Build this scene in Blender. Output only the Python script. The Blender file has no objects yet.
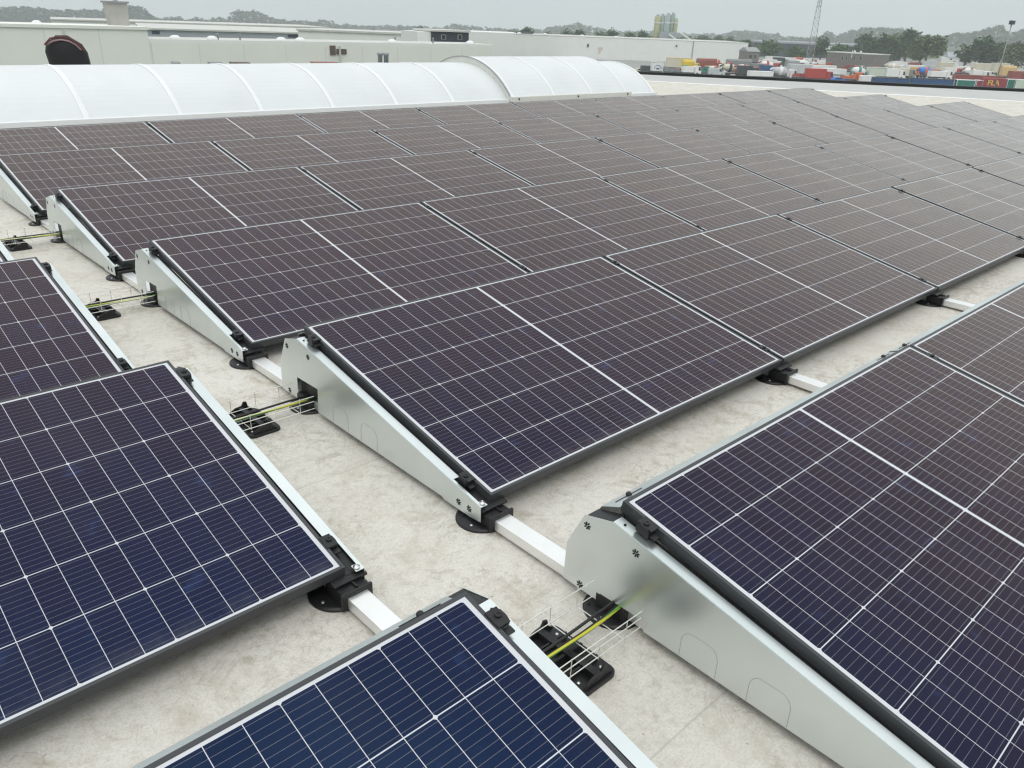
import bpy, bmesh, math, random
from mathutils import Vector, Matrix

# ------------------------------------------------------------------ camera, world, light
S = bpy.context.scene
COL = S.collection
RAD = math.radians

CAM_R = Matrix(((0.73301, 0.25948, -0.62878), (-0.67931, 0.32713, -0.65691), (0.03524, 0.90866, 0.41606)))
CAM_C = Vector((-1.41026, 0.04822, 1.44631))
FPX = 795.5
cam_d = bpy.data.cameras.new('camera')
cam_d.sensor_width = 36.0
cam_d.lens = FPX / 1024 * 36
cam_d.clip_start = 0.02
cam_d.clip_end = 6000
cam = bpy.data.objects.new('camera', cam_d)
COL.objects.link(cam)
cam.matrix_world = Matrix.Translation(CAM_C) @ CAM_R.to_4x4()
S.camera = cam

SUN_EL, SUN_AZ = 58, 215          # degrees; azimuth measured clockwise from +Y
w = bpy.data.worlds.new("World")
S.world = w
w.use_nodes = True
nt = w.node_tree
nt.nodes.clear()
out = nt.nodes.new('ShaderNodeOutputWorld')
bg = nt.nodes.new('ShaderNodeBackground')
sky = nt.nodes.new('ShaderNodeTexSky')
sky.sky_type = 'NISHITA'
sky.sun_disc = False
sky.sun_elevation = RAD(SUN_EL)
sky.sun_rotation = RAD(SUN_AZ)
sky.dust_density = 4.0
tc = nt.nodes.new('ShaderNodeTexCoord')
sep = nt.nodes.new('ShaderNodeSeparateXYZ')
nt.links.new(tc.outputs['Generated'], sep.inputs[0])
ramp = nt.nodes.new('ShaderNodeValToRGB')      # overcast cloud deck: dim at the horizon, bright overhead
cr = ramp.color_ramp
cr.elements[0].position = 0.0
cr.elements[0].color = (0.97, 1.07, 1.075, 1)
cr.elements[1].position = 1.0
cr.elements[1].color = (1.50, 1.54, 1.54, 1)
e = cr.elements.new(0.12); e.color = (0.97, 1.06, 1.065, 1)
e = cr.elements.new(0.5); e.color = (1.05, 1.10, 1.11, 1)
nt.links.new(sep.outputs['Z'], ramp.inputs[0])
cn = nt.nodes.new('ShaderNodeTexNoise')
cn.inputs['Scale'].default_value = 2.2
cn.inputs['Detail'].default_value = 4
nt.links.new(tc.outputs['Generated'], cn.inputs['Vector'])
mr = nt.nodes.new('ShaderNodeMapRange')
mr.inputs[1].default_value = 0.3; mr.inputs[2].default_value = 0.7
mr.inputs[3].default_value = 9.3; mr.inputs[4].default_value = 10.7
nt.links.new(cn.outputs['Fac'], mr.inputs[0])
vm = nt.nodes.new('ShaderNodeVectorMath'); vm.operation = 'SCALE'
nt.links.new(ramp.outputs[0], vm.inputs[0]); nt.links.new(mr.outputs[0], vm.inputs['Scale'])
mx = nt.nodes.new('ShaderNodeMix'); mx.data_type = 'RGBA'
mx.inputs[0].default_value = 0.92
nt.links.new(sky.outputs[0], mx.inputs[6])
nt.links.new(vm.outputs[0], mx.inputs[7])
nt.links.new(mx.outputs[2], bg.inputs['Color'])
bg.inputs['Strength'].default_value = 0.1
nt.links.new(bg.outputs[0], out.inputs['Surface'])

sd = bpy.data.lights.new('sun', 'SUN')
sd.energy = 0.6
sd.angle = RAD(28)
sd.color = (1.0, 0.97, 0.92)
sun = bpy.data.objects.new('sun', sd)
COL.objects.link(sun)
az, el = RAD(SUN_AZ), RAD(SUN_EL)
sdir = Vector((math.sin(az) * math.cos(el), math.cos(az) * math.cos(el), math.sin(el)))
sun.rotation_euler = sdir.to_track_quat('Z', 'Y').to_euler()

S.view_settings.view_transform = 'Standard'
S.view_settings.look = 'None'
S.view_settings.exposure = 0.0
S.view_settings.gamma = 1.0
S.view_settings.use_curve_mapping = False
S.render.engine = 'CYCLES'
S.cycles.use_denoising = True
S.cycles.max_bounces = 6
S.cycles.volume_bounces = 0
S.cycles.filter_width = 1.3

# ------------------------------------------------------------------ helpers: pixels to places (calibrated camera)
def ray(u, v):
    return (CAM_R @ Vector(((u - 512) / FPX, -(v - 384) / FPX, -1))).normalized()
def at(u, v, dist):
    r = ray(u, v)
    return CAM_C + r * (dist / math.hypot(r.x, r.y))
GN = Vector((-0.0031, 0.01179, 1.0))          # the land falls very gently away from the hall
GH = 12.8
def gz(x, y):
    return CAM_C.z - GH - GN.x * (x - CAM_C.x) - GN.y * (y - CAM_C.y)
def gp(u, v):
    r = ray(u, v)
    return CAM_C + r * (-GH / GN.dot(r))
def gd(u, d):
    p = at(u, 60, d)
    return Vector((p.x, p.y, gz(p.x, p.y)))

# ------------------------------------------------------------------ helpers: materials
def mat(name, color=(.5, .5, .5), rough=.6, metal=0.0, spec=.5):
    m = bpy.data.materials.new(name)
    m.use_nodes = True
    b = m.node_tree.nodes['Principled BSDF']
    b.inputs['Base Color'].default_value = (*color, 1)
    b.inputs['Roughness'].default_value = rough
    b.inputs['Metallic'].default_value = metal
    b.inputs['Specular IOR Level'].default_value = spec
    return m

class NB:
    def __init__(s, m):
        s.t = m.node_tree
        s.b = s.t.nodes['Principled BSDF']
    def node(s, typ, **kw):
        n = s.t.nodes.new(typ)
        for k, v in kw.items():
            setattr(n, k, v)
        return n
    def put(s, sock, v):
        if isinstance(v, (int, float)):
            sock.default_value = v
        elif isinstance(v, tuple):
            sock.default_value = v if len(v) == len(sock.default_value) else (*v, 1)
        else:
            s.t.links.new(v, sock)
    def m(s, op, a, b=None, c=None):
        n = s.node('ShaderNodeMath', operation=op)
        s.put(n.inputs[0], a)
        if b is not None: s.put(n.inputs[1], b)
        if c is not None: s.put(n.inputs[2], c)
        return n.outputs[0]
    def noise(s, vec, scale, detail=4, rough=.55, dist=0.0):
        n = s.node('ShaderNodeTexNoise')
        s.put(n.inputs['Vector'], vec)
        n.inputs['Scale'].default_value = scale
        n.inputs['Detail'].default_value = detail
        n.inputs['Roughness'].default_value = rough
        n.inputs['Distortion'].default_value = dist
        return n.outputs['Fac']
    def rng(s, v, a, b, c, d):
        n = s.node('ShaderNodeMapRange')
        s.put(n.inputs[0], v)
        for i, q in enumerate((a, b, c, d)):
            n.inputs[i + 1].default_value = q
        return n.outputs[0]
    def mix(s, f, a, b, blend='MIX'):
        n = s.node('ShaderNodeMix', data_type='RGBA', blend_type=blend)
        s.put(n.inputs[0], f); s.put(n.inputs[6], a); s.put(n.inputs[7], b)
        return n.outputs[2]
    def obj(s):
        return s.node('ShaderNodeTexCoord').outputs['Object']
    def bump(s, h, strength=.3, dist=.01):
        n = s.node('ShaderNodeBump')
        n.inputs['Strength'].default_value = strength
        n.inputs['Distance'].default_value = dist
        s.put(n.inputs['Height'], h)
        s.t.links.new(n.outputs[0], s.b.inputs['Normal'])

def weathered(name, color, rough=.6, metal=0, amt=.12, scale=1.5, spec=.4):
    m = mat(name, color, rough, metal, spec)
    n = NB(m)
    f = n.noise(n.obj(), scale, 5, .6)
    k = n.rng(f, .3, .7, 1 - amt, 1 + amt)
    sc = n.node('ShaderNodeVectorMath', operation='SCALE')
    sc.inputs[0].default_value = color
    n.put(sc.inputs['Scale'], k)
    n.put(n.b.inputs['Base Color'], sc.outputs[0])
    return m

# ------------------------------------------------------------------ helpers: meshes and objects
class MB:
    """collects shapes that become ONE mesh object"""
    def __init__(s):
        s.bm = bmesh.new()
        s.mi = 0
    def _mark(s, before):
        if s.mi:
            for f in list(s.bm.faces)[before:]:
                f.material_index = s.mi
    def face(s, pts):
        f = s.bm.faces.new([s.bm.verts.new(p) for p in pts])
        f.material_index = s.mi
        return f
    def hexa(s, p):                       # 8 points: bottom 0-3, top 4-7
        v = [s.bm.verts.new(q) for q in p]
        for idx in ((3, 2, 1, 0), (4, 5, 6, 7), (0, 1, 5, 4), (1, 2, 6, 5), (2, 3, 7, 6), (3, 0, 4, 7)):
            f = s.bm.faces.new([v[i] for i in idx]); f.material_index = s.mi
    def box(s, x0, x1, y0, y1, z0, z1, M=None):
        p = [(x0, y0, z0), (x1, y0, z0), (x1, y1, z0), (x0, y1, z0), (x0, y0, z1), (x1, y0, z1), (x1, y1, z1), (x0, y1, z1)]
        if M is not None: p = [M @ Vector(q) for q in p]
        s.hexa(p)
    def prism(s, poly, a, b, axis='x', M=None):
        """poly in the two other axes, extruded from a to b along axis"""
        def P(t, q):
            r = {'x': (t, q[0], q[1]), 'y': (q[0], t, q[1]), 'z': (q[0], q[1], t)}[axis]
            return M @ Vector(r) if M is not None else r
        va = [s.bm.verts.new(P(a, q)) for q in poly]
        vb = [s.bm.verts.new(P(b, q)) for q in poly]
        n = len(poly)
        fs = [s.bm.faces.new(va), s.bm.faces.new(vb[::-1])]
        for i in range(n):
            fs.append(s.bm.faces.new((va[i], vb[i], vb[(i + 1) % n], va[(i + 1) % n])))
        for f in fs: f.material_index = s.mi
    def tube(s, pts, r, n=6, r2=None, cap=True):
        pts = [Vector(p) for p in pts]
        rings = []
        for i, p in enumerate(pts):
            d = (pts[min(i + 1, len(pts) - 1)] - pts[max(i - 1, 0)]).normalized()
            a = Vector((0, 0, 1)) if abs(d.z) < .9 else Vector((1, 0, 0))
            x = d.cross(a).normalized(); y = d.cross(x)
            rr = r if r2 is None else r + (r2 - r) * i / max(1, len(pts) - 1)
            rings.append([s.bm.verts.new(p + x * rr * math.cos(2 * math.pi * k / n) + y * rr * math.sin(2 * math.pi * k / n)) for k in range(n)])
        for A, B in zip(rings, rings[1:]):
            for k in range(n):
                f = s.bm.faces.new((A[k], A[(k + 1) % n], B[(k + 1) % n], B[k])); f.material_index = s.mi; f.smooth = n > 6
        if cap:
            f = s.bm.faces.new(rings[0][::-1]); f.material_index = s.mi
            f = s.bm.faces.new(rings[-1]); f.material_index = s.mi
    def lathe(s, prof, n=20, M=None, smooth=True):
        """prof = (radius, z) pairs round the z axis"""
        rings = []
        for r, z in prof:
            ring = []
            for k in range(n):
                q = Vector((r * math.cos(2 * math.pi * k / n), r * math.sin(2 * math.pi * k / n), z))
                ring.append(s.bm.verts.new(M @ q if M is not None else q))
            rings.append(ring)
        for A, B in zip(rings, rings[1:]):
            for k in range(n):
                f = s.bm.faces.new((A[k], A[(k + 1) % n], B[(k + 1) % n], B[k])); f.smooth = smooth; f.material_index = s.mi
        for ring in (rings[0][::-1], rings[-1]):
            f = s.bm.faces.new(ring); f.material_index = s.mi
    def mesh(s, name, mats, bevel=0):
        if bevel:
            bmesh.ops.bevel(s.bm, geom=list(s.bm.edges), offset=bevel, segments=2, profile=.5, affect='EDGES', clamp_overlap=True)
        bmesh.ops.recalc_face_normals(s.bm, faces=list(s.bm.faces))
        me = bpy.data.meshes.new(name)
        s.bm.to_mesh(me); s.bm.free()
        for q in (mats if isinstance(mats, (list, tuple)) else [mats]):
            me.materials.append(q)
        return me
    def obj(s, name, mats, parent=None, bevel=0, loc=(0, 0, 0), rz=0):
        o = bpy.data.objects.new(name, s.mesh(name, mats, bevel))
        COL.objects.link(o)
        o.location = loc; o.rotation_euler = (0, 0, rz)
        if parent is not None: o.parent = parent
        return o

def tag(o, label=None, cat=None, group=None, kind=None):
    if label: o['label'] = label
    if cat: o['category'] = cat
    if group: o['group'] = group
    if kind: o['kind'] = kind
    return o
def thing(name, label, cat, loc=(0, 0, 0), rz=0, group=None):
    o = bpy.data.objects.new(name, None)
    o.empty_display_size = .1
    COL.objects.link(o)
    o.location = loc; o.rotation_euler = (0, 0, rz)
    return tag(o, label, cat, group)
def copy_tree(o, parent=None):
    c = o.copy(); COL.objects.link(c)
    if parent is not None:
        c.parent = parent
    for ch in list(o.children):
        copy_tree(ch, c)
    return c
def frame_at(loc, rz):
    return Matrix.Translation(loc) @ Matrix.Rotation(rz, 4, 'Z')

ORD = ['first', 'second', 'third', 'fourth', 'fifth', 'sixth', 'seventh', 'eighth', 'ninth', 'tenth']

# ------------------------------------------------------------------ materials
L, W = 1.748, 1.134            # module length and width
PITCH = 1.764                  # module to module along a row
P = 1.6051                     # row to row
TILT = RAD(11.7229)
DYL = -0.018                   # the left field sits a hair lower down the roof
ZL = 0.10                      # top of the low edge above the roof
AX = 0.5267                    # aisle width between the two fields

def make_cells():
    m = mat('module_cells', (.012, .014, .03), .30)
    n = NB(m)
    co = n.obj()
    sp = n.node('ShaderNodeSeparateXYZ'); n.put(sp.inputs[0], co)
    x, y = sp.outputs[0], sp.outputs[1]
    mx_, my_, cg = 0.022, 0.017, 0.006
    half = L / 2 - mx_ - cg
    cx = half / 12; cy = (W - 2 * my_) / 6
    xm = n.m('SUBTRACT', n.m('ABSOLUTE', n.m('SUBTRACT', x, L / 2)), cg)       # 0 at centre gap, half at module end
    u = n.m('DIVIDE', n.m('SUBTRACT', half, xm), cx)                            # 0 at the end .. 12 at the centre
    v = n.m('DIVIDE', n.m('SUBTRACT', y, my_), cy)
    du = n.m('MULTIPLY', n.m('ABSOLUTE', n.m('SUBTRACT', u, n.m('ROUND', u))), cx)
    dv = n.m('MULTIPLY', n.m('ABSOLUTE', n.m('SUBTRACT', v, n.m('ROUND', v))), cy)
    lu = n.m('LESS_THAN', du, .00075)
    lv = n.m('LESS_THAN', dv, .00128)
    u3 = n.m('DIVIDE', u, 3)
    d3 = n.m('MULTIPLY', n.m('ABSOLUTE', n.m('SUBTRACT', u3, n.m('ROUND', u3))), cx * 3)
    dia = n.m('LESS_THAN', n.m('ADD', d3, dv), .0062)
    o1 = n.m('LESS_THAN', xm, 0.0)
    o2 = n.m('GREATER_THAN', xm, half)
    o3 = n.m('LESS_THAN', v, 0.0)
    o4 = n.m('GREATER_THAN', v, 6.0)
    white = lu
    for q in (lv, dia, o1, o2, o3, o4):
        white = n.m('MAXIMUM', white, q)
    # bus wires along the module, ten to a cell
    vb = n.m('MULTIPLY', n.m('FRACT', v), 10)
    db = n.m('ABSOLUTE', n.m('SUBTRACT', n.m('FRACT', vb), .5))
    bus = n.m('LESS_THAN', db, .017)
    # per-cell and per-module tone of the dark coating
    cellid = n.node('ShaderNodeCombineXYZ')
    n.put(cellid.inputs[0], n.m('FLOOR', u)); n.put(cellid.inputs[1], n.m('FLOOR', v))
    info = n.node('ShaderNodeObjectInfo')
    n.put(cellid.inputs[2], n.m('MULTIPLY', info.outputs['Random'], 91.0))
    wn = n.node('ShaderNodeTexWhiteNoise', noise_dimensions='3D')
    n.put(wn.inputs[0], cellid.outputs[0])
    wv = wn.outputs[0]
    sp_ = n.noise(co, 9.0, 3, .6)
    smudge = n.rng(sp_, .62, .78, 0, 1)
    ccol = n.mix(n.m('MULTIPLY', wv, .8), (.0030, .0048, .0135), (.0045, .0062, .0185))
    ccol = n.mix(n.m('MULTIPLY', smudge, .5), ccol, (.02, .045, .13))
    dust = n.m('MULTIPLY', n.rng(y, .015, .075, 1, 0), n.rng(n.noise(co, 14, 4, .65), .35, .7, 0, .30))
    ccol = n.mix(dust, ccol, (.16, .15, .13))
    film = n.rng(n.noise(co, 1.7, 5, .65), .45, .8, 0, .055)
    ccol = n.mix(film, ccol, (.20, .19, .17))
    ccol = n.mix(bus, ccol, (.17, .17, .19))
    # silicon with its quarter-wave coating: the colour comes from thin-film interference
    b = n.b
    n.put(b.inputs['Base Color'], n.mix(white, ccol, (.56, .57, .60)))
    n.put(b.inputs['IOR'], n.m('SUBTRACT', 1.82, n.m('MULTIPLY', n.m('MAXIMUM', white, bus), .37)))
    rd = n.noise(co, 2.3, 4, .6)
    n.put(b.inputs['Roughness'], n.rng(rd, .3, .7, .22, .34))
    b.inputs['Thin Film IOR'].default_value = 1.25
    b.inputs['Coat Weight'].default_value = 0.95
    b.inputs['Coat Roughness'].default_value = .10
    b.inputs['Coat IOR'].default_value = 1.2
    n.put(b.inputs['Thin Film Thickness'], n.m('MULTIPLY', n.m('SUBTRACT', 1, n.m('MAXIMUM', white, bus)), n.rng(wv, 0, 1, 137, 140.5)))
    return m
M_cells = make_cells()
M_frame = weathered('anodised_frame', (.055, .058, .062), .42, .2, .06, 6)
M_back = mat('module_backsheet', (.7, .7, .7), .6)

def make_galv():
    m = mat('galvanised_steel', (.62, .66, .66), .36, .9)
    n = NB(m)
    co = n.obj()
    big = n.noise(co, 3.0, 2, .5, .3)
    c = n.mix(n.rng(big, .35, .7, 0, 1), (.67, .725, .725), (.78, .825, .825))
    n.put(n.b.inputs['Base Color'], c)
    r = n.rng(big, .3, .7, .27, .37)
    n.put(n.b.inputs['Roughness'], r)
    return m
M_galv = make_galv()
M_alu = weathered('mill_aluminium', (.86, .86, .85), .34, .75, .05, 9)
M_blk = weathered('black_plastic', (.014, .014, .015), .42, 0, .2, 14)
M_curb0 = mat('dull_grey_groove', (.33, .35, .35), .5, .4)
M_hole = mat('dark_punching', (.006, .006, .006), .8)
M_screw = mat('zinc_screw', (.75, .75, .74), .3, .9)
M_wire = mat('zinc_wire', (.80, .80, .74), .4, .6)

def make_earth():
    m = mat('earth_cable_sheath', (.6, .62, .02), .45)
    n = NB(m)
    sp = n.node('ShaderNodeSeparateXYZ'); n.put(sp.inputs[0], n.obj())
    ang = n.m('ADD', n.m('MULTIPLY', sp.outputs[2], 60), n.m('MULTIPLY', sp.outputs[1], 45))
    k = n.m('GREATER_THAN', n.m('FRACT', n.m('ADD', n.m('MULTIPLY', sp.outputs[0], 2.5), ang)), .45)
    n.put(n.b.inputs['Base Color'], n.mix(k, (.09, .26, .03), (.56, .52, .04)))
    return m
M_earth = make_earth()
M_cable = mat('black_cable_sheath', (.015, .014, .014), .5)

def make_roof():
    m = mat('roof_membrane', (.55, .54, .5), .75, 0, .3)
    n = NB(m)
    co = n.obj()
    sp = n.node('ShaderNodeSeparateXYZ'); n.put(sp.inputs[0], co)
    big = n.noise(co, .55, 5, .6)
    mid = n.noise(co, 3.2, 6, .65, .6)
    fine = n.noise(co, 34, 6, .75)
    grain = n.noise(co, 160, 3, .7)
    blot = n.noise(co, 7.5, 7, .72, 1.2)
    pm0 = n.noise(co, 1.6, 4, .6, .5)
    c = n.mix(n.rng(big, .3, .7, 0, 1), (.65, .62, .565), (.715, .695, .645))
    c = n.mix(n.rng(mid, .50, .70, 0, .60), c, (.52, .475, .39))
    c = n.mix(n.m('MULTIPLY', n.rng(blot, .51, .68, 0, .85), n.rng(big, .38, .62, .25, 1)), c, (.36, .305, .22))
    c = n.mix(n.m('MULTIPLY', n.rng(fine, .48, .66, 0, .65), n.rng(pm0, .40, .62, .15, 1)), c, (.34, .30, .24))
    c = n.mix(n.rng(grain, .42, .70, 0, .40), c, (.36, .335, .29))
    # curled scuffs and hairline crazing where dirty water dried
    warp = n.noise(co, 6, 4, .6)
    wv = n.node('ShaderNodeVectorMath', operation='ADD'); n.put(wv.inputs[0], co)
    cb = n.node('ShaderNodeCombineXYZ')
    n.put(cb.inputs[0], n.m('MULTIPLY', warp, .35)); n.put(cb.inputs[1], n.m('MULTIPLY', mid, .35))
    n.put(wv.inputs[1], cb.outputs[0])
    vo = n.node('ShaderNodeTexVoronoi', feature='DISTANCE_TO_EDGE'); n.put(vo.inputs['Vector'], wv.outputs[0]); vo.inputs['Scale'].default_value = 9
    line = n.rng(vo.outputs['Distance'], 0.0, .022, 1, 0)
    pm = n.noise(co, 4.1, 4, .6)
    crack = n.m('MULTIPLY', line, n.rng(pm, .52, .68, 0, .42))
    c = n.mix(crack, c, (.22, .195, .155))
    cv = n.noise(co, 10, 5, .62, 1.6)
    curl = n.m('MULTIPLY', n.rng(n.m('ABSOLUTE', n.m('SUBTRACT', cv, .5)), 0, .016, 1, 0), n.rng(n.noise(co, 2.7, 4, .6), .46, .60, 0, .62))
    c = n.mix(curl, c, (.27, .24, .19))
    cv2 = n.noise(co, 24, 5, .65, 2.2)
    curl2 = n.m('MULTIPLY', n.rng(cv2, .56, .68, 0, 1), n.rng(n.noise(co, 2.1, 5, .65), .44, .60, 0, .55))
    c = n.mix(curl2, c, (.40, .355, .285))
    spk = n.noise(co, 70, 2, .5)
    c = n.mix(n.m('MULTIPLY', n.rng(spk, .70, .76, 0, .8), n.rng(mid, .45, .6, 0, 1)), c, (.15, .12, .09))
    # welded laps of the membrane sheets every 1.45 m
    lap = n.m('ABSOLUTE', n.m('SUBTRACT', n.m('FRACT', n.m('DIVIDE', n.m('ADD', sp.outputs[1], n.m('MULTIPLY', n.noise(co, .8, 2), .03)), 1.45)), .5))
    c = n.mix(n.rng(lap, 0.0, .0028, .45, 0), c, (.30, .28, .24))
    n.put(n.b.inputs['Base Color'], c)
    h = n.m('ADD', n.m('MULTIPLY', fine, .6), n.m('ADD', n.m('MULTIPLY', mid, .8), n.m('MULTIPLY', crack, -.4)))
    n.bump(h, .5, .012)
    return m
M_roof = make_roof()

# ------------------------------------------------------------------ THE SETTING: land, yard, the roof we stand on
M_land = weathered('meadow', (.075, .095, .045), .9, 0, .3, .02)
g = MB()
RG = 2300
for i in range(24):
    a0, a1 = 2 * math.pi * i / 24, 2 * math.pi * (i + 1) / 24
    pts = [(CAM_C.x, CAM_C.y), (CAM_C.x + RG * math.cos(a0), CAM_C.y + RG * math.sin(a0)), (CAM_C.x + RG * math.cos(a1), CAM_C.y + RG * math.sin(a1))]
    g.face([(p[0], p[1], gz(*p)) for p in pts])
bmesh.ops.remove_doubles(g.bm, verts=list(g.bm.verts), dist=.01)
tag(g.obj('ground', M_land), kind='structure')
M_yard = weathered('concrete_yard', (.30, .30, .285), .85, 0, .15, .05)
g = MB()
pts = [gp(560, 100), gp(1180, 104), gp(1180, 61), gp(560, 56)]
g.face([(p.x, p.y, gz(p.x, p.y) + .06) for p in pts])
tag(g.obj('yard', M_yard), kind='structure')

EA, EB = Vector((20.042, 17.454)), Vector((27.481, 8.258))       # the roof's diagonal edge
ed = (EB - EA).normalized(); en = Vector((-ed.y, ed.x))           # along, and outward
if en.x < 0: en = -en
def edge_at_y(y):
    t = (y - EA.y) / ed.y
    return EA + ed * t
NE, SE = edge_at_y(19.5), edge_at_y(-22)
r = MB()
r.prism([(-26, -22), (SE.x, SE.y), (NE.x, NE.y), (-26, 19.5)], -13.5, 0, 'z')
tag(r.obj('roof', M_roof), kind='structure')
M_pblack = weathered('black_bitumen', (.012, .012, .013), .6, 0, .2, 3)
M_flash = weathered('pale_flashing', (.80, .80, .78), .5, 0, .05, 3)
def strip(mb, a, b, w0, w1, z0, z1):
    q = [a + en * w0, b + en * w0, b + en * w1, a + en * w1]
    mb.hexa([(p.x, p.y, z0) for p in q] + [(p.x, p.y, z1) for p in q])
t = thing('roof_edge_upstand', 'low black bitumen upstand along the far diagonal edge of the flat roof', 'roof edge', (EB.x, EB.y, 0))
Mi = Matrix.Translation((-EB.x, -EB.y, 0))
b = MB(); strip(b, SE, NE, -.03, .30, 0.001, .085); b.bm.transform(Mi)
b.obj('upstand', M_pblack, t)
b = MB(); strip(b, SE, NE, .30, .36, 0.02, .075); b.bm.transform(Mi)
b.obj('edge_trim', M_frame, t)
WA, WB = Vector((17.607, 15.167)), Vector((22.785, 6.859))
wd = (WB - WA).normalized(); wn_ = Vector((-wd.y, wd.x)); wn_ = wn_ if wn_.x > 0 else -wn_
b = MB()
q0, q1 = WA - wd * 9, WA + wd * 42
q = [q0 - wn_ * .15, q1 - wn_ * .15, q1 + wn_ * .15, q0 + wn_ * .15]
b.hexa([(p.x, p.y, .001) for p in q] + [(p.x, p.y, .012) for p in q])
tag(b.obj('roof_flashing_strip', M_flash), kind='structure')
# drier paler roof strip outside the flashing
M_roof2 = weathered('grey_roof_membrane', (.46, .465, .455), .75, 0, .07, .8)
b = MB()
q0, q1 = WA - wd * 9, WA + wd * 42
i0, i1 = q0 + wn_ * .16, q1 + wn_ * .16
o0 = EA + ed * ((q0 - EA).dot(ed)) - en * .06
o1 = EA + ed * ((q1 - EA).dot(ed)) - en * .06
b.face([(p.x, p.y, .004) for p in (i0, i1, o1, o0)])
tag(b.obj('roof_margin', M_roof2), kind='structure')

# ------------------------------------------------------------------ SOLAR MODULES
ct, st = math.cos(TILT), math.sin(TILT)
def make_panel():
    """origin at the low left corner, top of the frame; local y runs up the slope"""
    root = thing('solar_panel', 'x', 'solar panel')
    f = MB()
    fw, h = .0105, .032
    for (x0, x1, y0, y1) in ((0, L, 0, fw), (0, L, W - fw, W), (0, fw, fw, W - fw), (L - fw, L, fw, W - fw)):
        f.box(x0, x1, y0, y1, -h, 0)
    f.obj('frame', M_frame, root, bevel=.0012)
    c = MB()
    c.box(fw - .002, L - fw + .002, fw - .002, W - fw + .002, -.0065, -.0016)
    c.obj('cell_sheet', M_cells, root)
    b = MB()
    b.box(L / 2 - .05, L / 2 + .05, W - .09, W - .03, -.03, -.008)
    b.obj('junction_box', M_blk, root)
    return root
panel0 = make_panel()
panel0.rotation_euler = (TILT, 0, 0)
panels = {}
def place_panel(x, row, label, group):
    if not panels:
        o = panel0
    else:
        o = copy_tree(panel0)
    o.location = (x, row * P + (DYL if x < 0 else (-.010 if row == 0 else 0)), ZL)
    o['label'] = label; o['group'] = group
    jr = random.Random(x * 7.1 + row * 3.3)
    o.rotation_euler = (TILT + RAD(jr.uniform(-.18, .18)), RAD(jr.uniform(-.08, .08)), RAD(jr.uniform(-.06, .06)))
    panels[(x, row)] = o
rown = ['nearest', 'second', 'third', 'fourth', 'fifth', 'farthest']
for r_ in range(6):
    for k in range(9):
        where = 'right beside the aisle' if k == 0 else ('at the far end' if k == 8 else '%s from the aisle' % ORD[k])
        place_panel(k * PITCH + .008, r_, 'dark solar panel %s, %s row of the right field' % (where, rown[r_]), 'solar panels right of the aisle')
lrow = ['nearest', 'second', 'third', 'fourth']
for r_ in range(4):
    for k in range(2):
        lab = ('blue solar panel beside the aisle, %s row of the left field' if k == 0 else 'blue solar panel second from the aisle, %s row of the left field') % lrow[r_]
        place_panel(-AX - k * PITCH - L, r_, lab, 'solar panels left of the aisle')

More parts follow.
